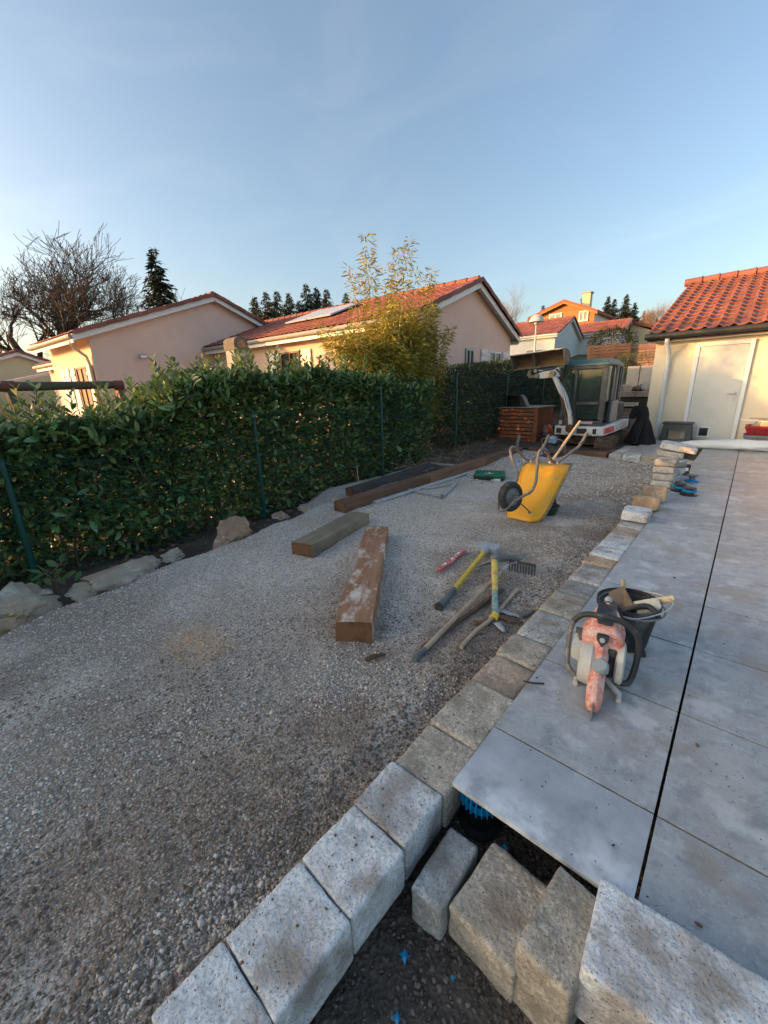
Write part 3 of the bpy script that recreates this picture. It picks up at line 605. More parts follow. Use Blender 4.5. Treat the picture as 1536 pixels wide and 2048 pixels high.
# middle house
mid = gable_house('neighbour_house', 'long pink rendered bungalow with red tiled roof and solar panel behind the bamboo', -7.15, 9.45, ROT, 11.2, 7.0, -.2, 3.36, 4.62, 'wall_pink', .27, .38)
p1 = local_hit(mid, 930, 697, 'g'); p2 = local_hit(mid, 945, 722, 'g'); window(mid, 'g', p1.y, p2.y, p1.z - 1.0, p1.z, frame_m='pane_grey')
q = [local_hit(mid, x, 700, 'g').y for x in (961, 975, 977, 1001, 1004, 1018)]; zt = local_hit(mid, 985, 703, 'g').z
window(mid, 'g', q[2], q[3], zt - 1.1, zt); shutter(mid, 'g', q[0], q[1], zt - 1.12, zt + .03); shutter(mid, 'g', q[4], q[5], zt - 1.12, zt + .03)
q = [local_hit(mid, x, 715, 's').x for x in (541, 560, 562, 601, 604, 624)]; zt = local_hit(mid, 560, 706, 's').z
window(mid, 's', q[2], q[3], zt - 1.9, zt, frame_m='brown_frame'); shutter(mid, 's', q[0], q[1], zt - 1.9, zt + .02); shutter(mid, 's', q[4], q[5], zt - 1.9, zt + .02)
window(mid, 's', -9.0, -8.35, 1.2, 2.45)
for k in range(2):
    b0 = Vector((-6.55 + k * 1.22, 2.85, 0)); dz = (4.62 - 3.36) / 3.5
    pts = []
    for u, v in ((0, 0), (1.18, 0), (1.18, -1.75), (0, -1.75)): pts.append((b0.x + u, b0.y + v, 3.36 + (b0.y + v) * dz + .24))
    MB().prism(pts, (0, -.02, .045)).build('solar_panel', 'solar', mid, .004)
wl = thing('wall_lantern', 'small white wall lantern on the pink wall beside the barbecue chimney', 'lamp', (mid.location.x - 9.6 * math.cos(ROT), mid.location.y - 9.6 * math.sin(ROT) - .2, 2.55))
MB().lathe([(.02, -.12), (.07, -.1), (.09, .06), (.03, .14), (.01, .2)], 10).build('lantern_glass', 'pvc_white', wl); MB().bar((0, 0, .16), (0, .2, .1), .02, .02).build('bracket', 'pvc_white', wl)

# left house with its sunlit front
lef = gable_house('neighbour_house', 'pink gabled bungalow with white verge boards and open shutters at far left', -16.75, 4.35, ROT, 4.3, 9.2, -.4, 3.55, 5.2, 'wall_pink', .3, .5, ridge_off=.05)
def su(px): return local_hit(lef, px, 740, 's').x
for a, b in ((-.62, -.18), (-2.28, -1.84), (-3.42, -2.98), (-2.9, -2.46)): shutter(lef, 's', a, b, .95, 2.6)
window(lef, 's', -1.72, -.72, .95, 2.58, frame_m='brown_frame', pane='brown_frame')
lp = MB().tube([(-.1, -.5, 3.3), (-.12, -.42, 3.1), (-.14, -.12, 2.85), (-.14, -.08, 2.6), (-.14, -.08, -.4)], .05, 10); lp.build('downspout', 'pvc_beige', lef, smooth=True)
fl = local_hit(lef, 281, 714, 'g'); fo = thing('wall_spotlight', 'small grey floodlight fixed on the shaded pink gable wall', 'lamp', lef.location + Vector((.08 + fl.x, fl.y, fl.z)))
MB().box((.05, 0, 0), (.12, .26, .14)).build('housing', 'gutter_grey', fo, .02); MB().box((.115, 0, -.01), (.012, .2, .09)).build('lens', 'pvc_white', fo)
ann = gable_house('garden_annex', 'low tiled annex with beige front beyond the sunlit shuttered wall', -21.25, 4.75, ROT, 3.2, 6.5, -.4, 3.0, 3.9, 'wall_pink', .3, .4)
window(ann, 's', -1.5, -.8, .8, 2.3, frame_m='brown_frame', pane='brown_frame')
far_l = gable_house('neighbour_house', 'red roofed house at the left edge of the view behind the swing beam', -31.5, .6, ROT, 6, 8, -.5, 2.6, 4.1, 'wall_yellow', .35, .5)
con = thing('conservatory', 'low glazed lean-to with cream gutter between the two left houses', 'conservatory', (-25.5, 2.6, 0), ROT)
MB().prism([(0, 0, 2.2), (0, 3, 2.9), (0, 3, 3.0), (0, 0, 2.3)], (-4, 0, 0)).build('roof', 'solar', con); MB().b2(-4, 0, 0, .1, -.4, 2.2).build('glazing', 'glass_dark', con); MB().b2(-4.1, .1, -.12, 0, 2.12, 2.28).build('gutter', 'shutter', con)

# ---------------- garage on the right
GX, GY = -2.1, 13.2
gar = thing('garage', 'cream rendered garage with red tiled roof and white door beside the terrace', 'garage')
MB().prism([(GX, GY, -.3), (GX, GY + 10.9, -.3), (GX, GY + 10.9, 2.62), (GX, 18.6, 4.45), (GX, GY, 2.62)], (4.5, 0, 0)).build('wall', 'wall_cream', gar)
slope = (4.62 - 2.66) / (18.6 - 12.86)
for yo in (12.86, 24.34):
    MB().prism([(GX - .15, 18.6, 4.5), (GX - .15, yo, 2.55), (GX - .15, yo, 2.62), (GX - .15, 18.6, 4.6)], (4.8, 0, 0)).build('roof_deck', 'gutter_dark', gar)
nc, nrw = 18, 16; wt = 4.8 / nc; dn = Vector((0, 12.82 - 18.6, 2.63 - 4.62)); lt = dn.length / nrw; dn.normalize(); al = Vector((1, 0, 0)); nr = al.cross(dn); nr = nr if nr.z > 0 else -nr
tb = MB(); pts = []; n = 8
for k in range(n + 1):
    t = k / n; hgt = .042 * max(0., math.sin((t * 1.0) * math.pi * 1.0)) ** .8 if t < .62 else .042 * max(0., math.sin(math.pi * t)) ** .8 * .55
    hgt = .05 * (math.exp(-((t - .28) / .17) ** 2)) + .006 * math.cos(t * 6.28)
    for e in (0, 1): pts.append(Vector((t * wt, 0, 0)) + dn * (e * 1.07 * lt) + nr * (hgt + e * .034))
i0 = len(pts); pts += [pts[2 * k + 1] - nr * .03 for k in range(n + 1)]
tb.add(pts, [(2 * k, 2 * k + 1, 2 * k + 3, 2 * k + 2) for k in range(n)] + [(2 * k + 1, i0 + k, i0 + k + 1, 2 * k + 3) for k in range(n)])
tme = tb.mesh('roof_tile', 0, 1, True)
for r in range(nrw):
    for c in range(nc):
        o = new_obj('roof_tile', tme, gar, 'tile'); o.location = Vector((GX - .15 + c * wt, 18.6, 4.62)) + dn * (r * lt) + nr * random.uniform(0, .006); o.rotation_euler = (0, 0, random.uniform(-.006, .006))
mb = MB(); tiles_patch(mb, (GX - .15, 18.6, 4.62), (1, 0, 0), 4.8, (0, 24.34 - 18.6, 2.63 - 4.62), 6.07, .27, .38); tag(mb.build('rear_roof_tiles', 'tile', gar), kind='stuff')
rl = MB().tube([(-.24, 0, 0), (.2, 0, 0), (.21, 0, 0), (.24, 0, 0)], [.115, .13, .15, .15], 10).mesh('ridge_tile', 0, 1, True)
for k in range(11):
    o = new_obj('ridge_tile', rl, gar, 'tile'); o.location = (GX - .05 + k * .45, 18.6, 4.68)
MB().tube([(GX - .2, 12.76, 2.55), (GX + 4.7, 12.76, 2.55)], .075, 12).build('gutter', 'gutter_dark', gar, smooth=True)
MB().b2(GX - .16, GX + 4.66, 12.855, 12.885, 2.43, 2.6).build('fascia', 'gutter_dark', gar); MB().b2(GX - .1, GX + 4.6, 12.89, 13.19, 2.42, 2.45).build('soffit', 'shutter', gar)
MB().tube([(GX + .28, 12.8, 2.5), (GX + .28, 12.84, 2.36), (GX + .33, 13.05, 2.16), (GX + .33, 13.12, 2.0), (GX + .33, 13.12, .02)], .05, 12).build('downspout', 'pvc_white', gar, smooth=True)
for z in (.75, 1.75): MB().lathe([(.05, -.02), (.062, -.02), (.062, .02), (.05, .02)], 12, None, (GX + .33, 13.12, z)).build('pipe_clip', 'pvc_white', gar)
df = MB(); dx0, dx1 = -1.24, -.14
df.b2(dx0, dx0 + .09, 13.13, 13.196, 0, 2.34).b2(dx1 - .09, dx1, 13.13, 13.196, 0, 2.34).b2(dx0 + .09, dx1 - .09, 13.13, 13.196, 2.25, 2.34)
door = MB().b2(dx0 + .095, dx1 - .095, 13.15, 13.194, .02, 2.245).build('door', 'door', gar, .004)
df.build('door_frame', 'pvc_white', gar, .006)
hd = MB().b2(-.335, -.29, 13.135, 13.148, .93, 1.17); hd.tube([(-.312, 13.13, 1.12), (-.312, 13.09, 1.12), (-.46, 13.085, 1.125)], .011, 8); hd.build('handle', 'metal', door, .004)
cf = MB(); fx, fz_ = -.78, .19
cf.b2(fx - .12, fx - .09, 13.12, 13.148, fz_ - .12, fz_ + .14).b2(fx + .09, fx + .12, 13.12, 13.148, fz_ - .12, fz_ + .14).b2(fx - .09, fx + .09, 13.12, 13.148, fz_ + .11, fz_ + .14).b2(fx - .09, fx + .09, 13.12, 13.148, fz_ - .12, fz_ - .09)
cf.build('cat_flap_frame', 'pvc_white', door, .006); MB().b2(fx - .09, fx + .09, 13.138, 13.147, fz_ - .09, fz_ + .11).build('cat_flap', 'glass_dark', door)

# ---------------- houses up the slope
wp = gy(1111, 668, 34.); sc_ = 34.
wh = gable_house('neighbour_house', 'white and pale blue house with red half-hipped roof beyond the digger bucket', wp.x, 34., ROT, 7.5, 8, wp.z - 6, wp.z, wp.z + 1.45, 'wall_white', .42, .25, gut='shutter', detail=False)
a = local_hit(wh, 1052, 700, 's'); b = local_hit(wh, 1085, 712, 's'); window(wh, 's', a.x, b.x, a.z - 1.3, a.z, frame_m='white_paint', pane='pane_grey')
cp = gy(1190, 624, 50.); ca = gy(1131, 606, 50.); cl = gy(1066, 638, 50.)
ch = thing('chalet', 'timber clad chalet with low red roof and chimney on the slope above', 'house')
zb = cp.z - 3.1
hgt = cp.z - zb; nb = 15
for k in range(nb):
    # horizontal cladding boards, one by one, cut to the gable
    z0, z1 = zb + (ca.z - zb) * k / nb, zb + (ca.z - zb) * (k + 1) / nb - .025
    def xl(z): return cl.x if z <= cl.z else cl.x + (ca.x - cl.x) * (z - cl.z) / (ca.z - cl.z)
    def xr(z): return cp.x if z <= cp.z else cp.x + (ca.x - cp.x) * (z - cp.z) / (ca.z - cp.z)
    MB().prism([(xl(z0), 49.95, z0), (xr(z0), 49.95, z0), (xr(z1), 49.95, z1), (xl(z1), 49.95, z1)], (0, .05, 0)).build('board', 'timber_chalet', ch)
MB().prism([(cl.x, 50, cl.z), (ca.x, 50, ca.z), (cp.x, 50, cp.z), (cp.x, 50, zb - 6), (cl.x, 50, zb - 6)], (0, 7, 0)).build('wall', 'wall_white', ch)
MB().b2(cl.x + .5, cp.x - .05, 49.9, 49.99, zb - 6, zb - .02).build('plinth', 'wall_yellow', ch)
for q_, e in ((cl, -1), (cp, 1)):
    d = (q_ - ca); d2 = ca + d * 1.12
    MB().prism([ca + Vector((0, -.5, .02)), d2 + Vector((0, -.5, .02)), d2 + Vector((0, -.5, .3)), ca + Vector((0, -.5, .32))], (0, 8, 0)).build('roof', 'chalet_roof', ch)
    MB().prism([ca + Vector((0, -.55, -.12)), d2 + Vector((0, -.55, -.12)), d2 + Vector((0, -.55, .1)), ca + Vector((0, -.55, .1))], (0, .04, 0)).build('barge_board', 'timber_chalet', ch)
c_ = gy(1173, 615, 52.); MB().box((c_.x, 52., c_.z + .3), (.8, .8, 2.2)).build('chimney', 'wall_yellow', ch); MB().box((c_.x, 52., c_.z + 1.45), (1., 1., .12)).build('chimney_cap', 'concrete', ch)
for (xa, ya, xb, yb) in ((1101, 631, 1120, 647), (1161, 625, 1173, 639)):
    a, b = gy(xa, ya, 49.9), gy(xb, yb, 49.9); wo = MB().b2(a.x, b.x, 49.9, 49.94, b.z, a.z).build('window', 'pane_grey', ch); f = .14
    MB().b2(a.x - f, a.x, 49.85, 49.93, b.z - f, a.z + f).b2(b.x, b.x + f, 49.85, 49.93, b.z - f, a.z + f).b2(a.x, b.x, 49.85, 49.93, a.z, a.z + f).b2(a.x, b.x, 49.85, 49.93, b.z - f, b.z).b2((a.x + b.x) / 2 - .06, (a.x + b.x) / 2 + .06, 49.86, 49.92, b.z, a.z).build('frame', 'shutter', wo)
sp_ = gy(1243, 662, 42.)
sh = gable_house('small_house', 'small white house with brown tiled roof right of the timber chalet', sp_.x, 42., ROT, 5.2, 6.2, sp_.z - 6, sp_.z, sp_.z + 1.1, 'wall_white', .42, .3, detail=False)
yp = gy(1262, 648, 46.); yh = thing('neighbour_house', 'pale yellow house wall with sloping red verge beside the garage roof', 'house')
yq = gy(1330, 668, 46.); MB().prism([(yp.x, 46, yp.z - 8), (yp.x, 46, yp.z), (yq.x, 46, yq.z), (yq.x + 4, 46, yq.z - 1), (yq.x + 4, 46, yp.z - 8)], (0, 6, 0)).build('wall', 'wall_yellow', yh)
MB().prism([Vector((yp.x, 45.7, yp.z)), Vector((yq.x + 4, 45.7, yq.z - 1)), Vector((yq.x + 4, 45.7, yq.z - .75)), Vector((yp.x, 45.7, yp.z + .3))], (0, 6.4, 0)).build('roof', 'chalet_roof', yh)
# timber fences on the slope
def board_fence(name, label, px0, px1, py0, py1, y, m, rows, post=True):
    a, b = gy(px0, py0, y), gy(px1, py0, y); lo = gy(px0, py1, y).z - .6; f = thing(name, label, 'fence'); h = (a.z - lo)
    for k in range(rows):
        MB().b2(a.x, b.x, y - .03, y, lo + h * k / rows, lo + h * (k + 1) / rows - .03).build('board', m, f)
    for t in np.linspace(0, 1, 4): MB().b2(a.x + (b.x - a.x) * t - .06, a.x + (b.x - a.x) * t + .06, y + .001, y + .1, lo - .5, a.z + .05).build('post', m, f)
    return f
board_fence('board_fence', 'dark brown board fence below the round clipped bush', 1178, 1262, 692, 716, 33., 'timber_fence', 7)
board_fence('board_fence', 'pale reddish slatted fence beside the garage eave', 1262, 1316, 690, 714, 33.4, 'timber_reddish', 8)
gw = thing('garden_wall', 'pale concrete block wall behind the flatbed truck', 'wall')
a, b = gy(1256, 733, 25.), gy(1282, 733, 25.); lo = gy(1256, 760, 25.).z - .6; wdt = b.x - a.x
for k in range(4): MB().b2(a.x + k * wdt, a.x + (k + 1) * wdt - .03, 25, 25.3, lo, a.z).build('panel', 'concrete', gw, .02)
for k in range(3):
    a = gy(1290, 745 + k, 25.2)
# street lamp
lp0 = gy(1068, 712, 27.); lp1 = gy(1073, 645, 27.); sl_ = thing('street_lamp', 'white street lamp with domed head in front of the white house', 'lamp', (lp1.x, 27., 0))
MB().tube([(0, 0, slope_z(lp1.x, 27.)), (0, 0, lp1.z - .1)], [.07, .045], 10).build('pole', 'lamp_shade', sl_)
MB().lathe([(.05, -.15), (.12, -.1), (.14, .0), (.46, .03), (.44, .12), (.3, .36), (.1, .46), (.0, .48)], 18, None, (0, 0, lp1.z)).build('lamp_head', 'lamp_shade', sl_, smooth=True)

# ---------------- barbecue chimney and swing beam in the next garden
bq = gy(470, 680, 7.0); bc = thing('barbecue', 'grey concrete garden barbecue with arched chimney top above the hedge', 'barbecue', (bq.x, 7.0, 0), ROT)
MB().b2(-.26, .26, -.22, .22, -.4, bq.z - .3).build('shaft', 'concrete', bc, .02)
ar = [(-.4, -.28)] + [(.4 * math.cos(R(180 - t * 18)), -.28) for t in range(0)] 
pts = [Vector((.42 * math.cos(R(t)), 0, .3 * math.sin(R(t)))) for t in range(0, 181, 15)]
for xx in (0,):
    top = MB(); pr_ = [Vector((.43, -.32 + .64 * 0, -.5))]
    poly = [Vector((0, -.24, -.3)), Vector((0, .24, -.3))] + [Vector((0, .24 * math.cos(R(t)), .18 * math.sin(R(t)) - .1)) for t in range(0, 181, 15)]
    top.prism([p + Vector((-.28, 0, bq.z)) for p in poly], (.56, 0, 0)); top.build('chimney_top', 'concrete_dark', bc)
    poly = [Vector((0, -.14, -.24)), Vector((0, .14, -.24))] + [Vector((0, .14 * math.cos(R(t)), .1 * math.sin(R(t)) - .12)) for t in range(0, 181, 20)]
    MB().prism([p + Vector((.2815, 0, bq.z)) for p in poly], (.012, 0, 0)).build('smoke_opening', 'mud', bc)
sw = thing('swing_frame', 'old wooden swing frame, its log beam showing above the hedge at left', 'swing')
MB().tube([(-8.5, -.2, 1.68), (-8.5, .9, 1.685), (-8.5, 2.52, 1.7)], [.075, .07, .065], 12).build('beam', 'log', sw, smooth=True)
for y in (1.03, 2.5):
    MB().lathe([(.085, -.08), (.085, .08)], 12, Matrix.Rotation(R(90), 3, 'X'), (-8.5, y, 1.69)).build('bracket', 'red_brown_metal', sw)
    for s in (-1, 1): MB().tube([(-8.5, y, 1.66), (-8.5 + s * .75, y + .08, -.4)], .05, 10).build('leg', 'red_brown_metal' if y > 2 else 'log', sw)

# ================================================================== wire fence
FX = -5.25; PYS = [-2.3, .43, 3.15, 5.87, 8.56, 11.26, 13.96, 16.6]; PTOP = [.65, .93, 1.23, 1.52, 1.74, 1.86, 1.98, 2.1]
fence = thing('wire_fence', 'dark green welded wire fence with round posts along the hedge', 'fence')
for y, zt in zip(PYS, PTOP):
    zb = slope_z(FX, y) - .1
    MB().tube([(FX, y, zb), (FX, y, zt)], .03, 14).build('post', 'fence_green', fence, smooth=True)
    MB().lathe([(.032, 0), (.034, .012), (.02, .03), (0, .034)], 14, None, (FX, y, zt - .01)).build('post_cap', 'fence_green', fence, smooth=True)
for i in range(len(PYS) - 1):
    y0, y1, zt = PYS[i] + .05, PYS[i + 1] - .05, PTOP[i] - .03; zb = zt - 1.5; mb = MB(); r = .0022
    n = int((y1 - y0) / .055)
    for k in range(n + 1):
        y = y0 + (y1 - y0) * k / n; mb.tube([(FX, y, zb), (FX, y, zt)], r, 4, cap=False)
    for z in [zt - .02 - .2 * k for k in range(8)]: mb.tube([(FX + .004, y0, z), (FX + .004, y1, z)], r * 1.25, 4, cap=False)
    for z in (zt - .07, zt - .55, zt - 1.05): mb.tube([(FX + .03, y0, z), (FX + .03, y1, z)], r * 1.4, 4, cap=False)
    mb.build('wire_panel', 'fence_green', fence)

# ================================================================== leaves
LT = np.array([(0, 0, 0), (.16, .11, .02), (.16, -.11, .02), (.45, .2, .045), (.45, -.2, .045), (.75, .15, .02), (.75, -.15, .02), (1, 0, -.05), (.3, 0, -.01), (.62, 0, -.01)])
LF = np.array([(0, 2, 8), (0, 8, 1), (2, 4, 8), (8, 3, 1), (4, 9, 8), (8, 9, 3), (4, 6, 9), (9, 5, 3), (6, 7, 9), (9, 7, 5)])
def hedge_top(y): return float(np.interp(y, [-10, -2, .2, .8, 1.3, 1.8, 2.2, 3, 4.1, 5.1, 6.3, 7.4, 8.4], [2.1, 1.8, 1.2, 1.27, 1.17, 1.36, 1.55, 1.74, 1.78, 1.7, 1.66, 1.6, 1.55]))  # height raised out of view so the unseen run shades more
def laurel_points(n):
    P, D, S = [], [], []
    while len(P) < n:
        y = random.uniform(-1.6, 7.6); top = hedge_top(y) + .2 * pnoise((y, 0, 0), 2.3, 1) + .1 * pnoise((y, 0, 0), 6, 3) ; bot = slope_z(-5.6, y) + .02
        u = random.random(); out = Vector((1, 0, .25))
        if u < .5:      # face towards the garden
            z = bot + (top - bot) * random.random() ** .85; x = -5.33 - abs(random.gauss(0, .16)) - .07 * pnoise((y, z, 0), 2.6, 3); 
            bulge = .16 * pnoise((y, z, 0), 1.4, 8); x += bulge if x + bulge < -5.26 else 0
            if z < bot + .5 and random.random() < .45: continue
        elif u < .72:    # top
            x = random.uniform(-6.75, -5.2); z = top - abs(random.gauss(0, .12)) - .1 * abs(x + 5.9); out = Vector((.3, 0, 1))
        else:            # inside
            x = random.uniform(-6.7, -5.5); z = bot + (top - bot) * random.random()
        if abs(z - (bot + .25)) < .25 and pnoise((y, 0, 0), 1.7, 6) > .25: continue
        d = out.normalized() * .75 + Vector((random.gauss(0, .55), random.gauss(0, .75), random.gauss(.05, .5)))
        P.append((x, y, z)); D.append(tuple(d)); S.append(random.triangular(.06, .18, .115))
    for k in range(24000):     # hedge carried on unseen beside and behind the camera, added to shade the garden
        y = random.uniform(-10.5, -.9); top = hedge_top(y) - .04; bot = slope_z(-5.6, y); P.append((random.uniform(-6.4, -5.4), y, bot + (top - bot) * random.random() ** .8)); D.append((random.gauss(.5, .5), random.gauss(0, .8), random.gauss(.5, .6))); S.append(random.uniform(.15, .22))
    for k in range(11000):     # dense heart of the hedge
        y = random.uniform(-1.6, 7.6); top = hedge_top(y) - .12; bot = slope_z(-5.6, y); P.append((random.uniform(-6.1, -5.75), y, bot + (top - bot) * random.random())); D.append((random.gauss(.4, .5), random.gauss(0, .8), random.gauss(.6, .6))); S.append(random.uniform(.13, .19))
    return P, D, S
P, D, S = laurel_points(36000)
# young upright shoots along the top, leaves in spirals
shoots = MB()
SH = [(.55, .3), (1.05, .25), (1.75, .45), (2.15, .5), (2.5, .3), (2.9, .4), (3.35, .45), (3.8, .4), (4.15, .5), (4.6, .35), (5.0, .35), (5.5, .3), (6.0, .35), (6.6, .3)] + [(random.uniform(-.5, 7.4), random.uniform(.18, .48)) for _ in range(150)]
for y, h in SH:
    x = random.uniform(-6.1, -5.35); z0 = hedge_top(y) - .12; lean = Vector((random.gauss(.05, .1), random.gauss(0, .14), 1)); 
    shoots.tube([(x, y, z0 - .2), Vector((x, y, z0)) + lean * h * .5, Vector((x, y, z0)) + lean * h], [.005, .004, .002], 5)
    nl = int(7 + h * 20)
    for k in range(nl):
        t = (k + 1) / nl; a = k * 2.4; p = Vector((x, y, z0)) + lean * (h * t)
        P.append(tuple(p)); D.append((math.cos(a), math.sin(a), .55 + t * .6)); S.append(random.uniform(.1, .15) * (1.05 - .35 * t))
P, D, S = np.array(P), np.array(D), np.array(S)
rot = dir_rot(D, rng.normal(0, .6, len(P)))
hedge = thing('laurel_hedge', 'tall glossy cherry laurel hedge growing through the near fence panels', 'hedge')
# the leaves that show largest are single leaves, the rest one mass
dist = np.linalg.norm(P - np.array([0, 0, CAMZ]), axis=1); vis = (P[:, 0] > -5.36) | (P[:, 2] > np.array([hedge_top(y) for y in P[:, 1]]) - .05); vis &= P[:, 1] > .25
score = np.where(vis, S / dist, 0); big = np.argsort(-score)[:300]; mask = np.ones(len(P), bool); mask[big] = False
V, F = scatter(LT, LF, P[mask], rot[mask], S[mask]); tag(np_mesh('foliage', V, F, 'laurel', hedge, True), kind='stuff')
mat('laurel_leaf', (.11, .2, .07), [n_(30, .4, .7, (.08, .15, .05), .7)], .3, space='obj', rnd=.75, sss=.15, spec=.6)
mat('laurel_leaf_pale', (.22, .27, .09), [n_(30, .4, .7, (.16, .21, .06), .7)], .4, space='obj', rnd=.3, sss=.15)
lme = []
for k in range(4):
    T = LT.copy(); T[:, 1] *= (.85, 1., 1.15, .95)[k]; T[:, 2] += (-.1, .05, -.2, 0)[k] * T[:, 0] ** 2
    me = bpy.data.meshes.new('leaf'); me.from_pydata(T.tolist(), [], LF.tolist()); me.materials.append(MATS['laurel_leaf_pale' if k == 3 else 'laurel_leaf']); me.polygons.foreach_set('use_smooth', [True] * len(LF)); lme.append(me)
for j, i in enumerate(big):
    o = new_obj('leaf', lme[3 if j % 17 == 0 else j % 3], hedge); M4 = Matrix(rot[i].tolist()).to_4x4() @ Matrix.Scale(float(S[i]), 4); M4.translation = P[i]; o.matrix_local = M4
tag(shoots.build('shoots', 'stem', hedge), kind='stuff')
for k in range(34):
    y = -1.2 + 8.6 * (k + random.random() * .6) / 34; x = random.uniform(-5.75, -5.4); z = slope_z(x, y) - .02; pts = [Vector((x, y, z))]
    for s in range(5): pts.append(pts[-1] + Vector((random.gauss(.01, .05), random.gauss(0, .07), .27)))
    MB().tube(pts, [.017, .015, .012, .01, .008, .005], 6).build('stem', 'stem', hedge, smooth=True)

# clipped hedge further back
def hedge2_pts(n):
    P, D, S = [], [], []
    while len(P) < n:
        y = random.uniform(8.5, 17.6); bot = slope_z(-5.8, y) ; top = float(np.interp(y, [8.5, 9.5, 12, 14.5, 17.6], [1.7, 1.98, 2.17, 2.1, 1.9])); u = random.random()
        if u < .6: z = bot + (top - bot) * random.random(); x = -5.3 - abs(random.gauss(0, .12)) + .12 * pnoise((y, z, 0), 1.3, 2); d = Vector((.7, 0, -.25))
        elif u < .85: x = random.uniform(-6.7, -5.2); z = top - abs(random.gauss(0, .06)); d = Vector((.2, 0, .8))
        else: x = random.uniform(-6.6, -5.5); z = bot + (top - bot) * random.random(); d = Vector((.4, 0, .2))
        if y > 14 and z < bot + .9 and u < .6 and random.random() < .3: continue
        d += Vector((random.gauss(0, .45), random.gauss(0, .6), random.gauss(0, .45))); P.append((x, y, z)); D.append(tuple(d)); S.append(random.uniform(.06, .12))
    for k in range(14000):
        y = random.uniform(8.3, 17.6); bot = slope_z(-5.8, y); top = float(np.interp(y, [8.3, 9.5, 12, 14.5, 17.6], [1.5, 1.85, 2.05, 2.0, 1.8])); P.append((random.uniform(-6.2, -5.8), y, bot + (top - bot) * random.random())); D.append((random.gauss(.4, .5), random.gauss(0, .8), random.gauss(.3, .6))); S.append(random.uniform(.12, .17))
    return np.array(P), np.array(D), np.array(S)
P, D, S = hedge2_pts(17000)
LN = LT * [1, .75, 1]
h2 = thing('clipped_hedge', 'dark clipped evergreen hedge behind the slatted box and digger', 'hedge')
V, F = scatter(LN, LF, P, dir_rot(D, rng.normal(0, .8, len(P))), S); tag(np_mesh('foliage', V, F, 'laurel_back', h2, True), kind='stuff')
for k in range(22):
    y = 8.7 + 8.8 * (k + random.random()) / 22; x = random.uniform(-5.8, -5.45); pts = [Vector((x, y, slope_z(x, y) - .05))]
    for s in range(5): pts.append(pts[-1] + Vector((random.gauss(0, .06), random.gauss(0, .07), .3)))
    MB().tube(pts, [.016, .014, .011, .009, .007, .004], 5).build('stem', 'stem', h2)

# bamboo
bam = thing('bamboo_clump', 'yellow green bamboo clump catching the sun above the hedge', 'bamboo', (-6.25, 7.6, 0))
P, D, S = [], [], []; rb_ = random.Random(5)
for k in range(100):
    a = rb_.uniform(0, 6.28); r0 = rb_.uniform(0, .7); bx, by = r0 * math.cos(a), r0 * math.sin(a) * 1.5; tall = k < 17
    H = rb_.uniform(3.7, 4.45) if tall else rb_.uniform(2.2, 3.2)
    lean = Vector((rb_.gauss(.0, .16), rb_.gauss(.05, .3) if not tall else rb_.gauss(-.08, .22), 0)); 
    if k % 5 == 0: lean = Vector((rb_.gauss(-.1, .1), rb_.uniform(-1.5, -.45), 0)); H = rb_.uniform(2.3, 3.0)
    if k % 7 == 3: lean = Vector((rb_.gauss(.0, .1), rb_.uniform(.3, .75), 0)); H = rb_.uniform(2.4, 3.6)
    z0 = slope_z(-6.3, 7.6); pts = []
    for s in range(7):
        t = s / 6; pts.append(Vector((bx, by, z0)) + lean * (t ** 2 * H * .45) + Vector((0, 0, (H - z0) * t * (1 - .06 * lean.length * t))))
    MB().tube(pts, [.011 - .0095 * s / 6 for s in range(7)], 5).build('culm', 'bamboo_culm', bam)
    nl = 600 if not tall else 290
    for q in range(nl):
        t = rb_.uniform(.25, 1.) ** (.8 if tall else .9); f = t * 6; i = min(5, int(f)); p = pts[i].lerp(pts[i + 1], f - i); sp_r = .26 * (1.15 - t) + .06 if tall else .34 * (1.2 - t) + .05
        d = Vector((rb_.gauss(0, 1), rb_.gauss(0, 1), rb_.gauss(.15, .5))); P.append(p + d.normalized() * (sp_r * rb_.random() ** .6)); D.append(d + Vector((0, 0, -.35))); S.append(rb_.uniform(.09, .17))
V, F = scatter(LT * [1, .42, .6], LF, np.array(P), dir_rot(np.array(D), rng.normal(0, 1, len(P))), np.array(S)); tag(np_mesh('foliage', V, F, 'bamboo_leaf', bam, True), kind='stuff')

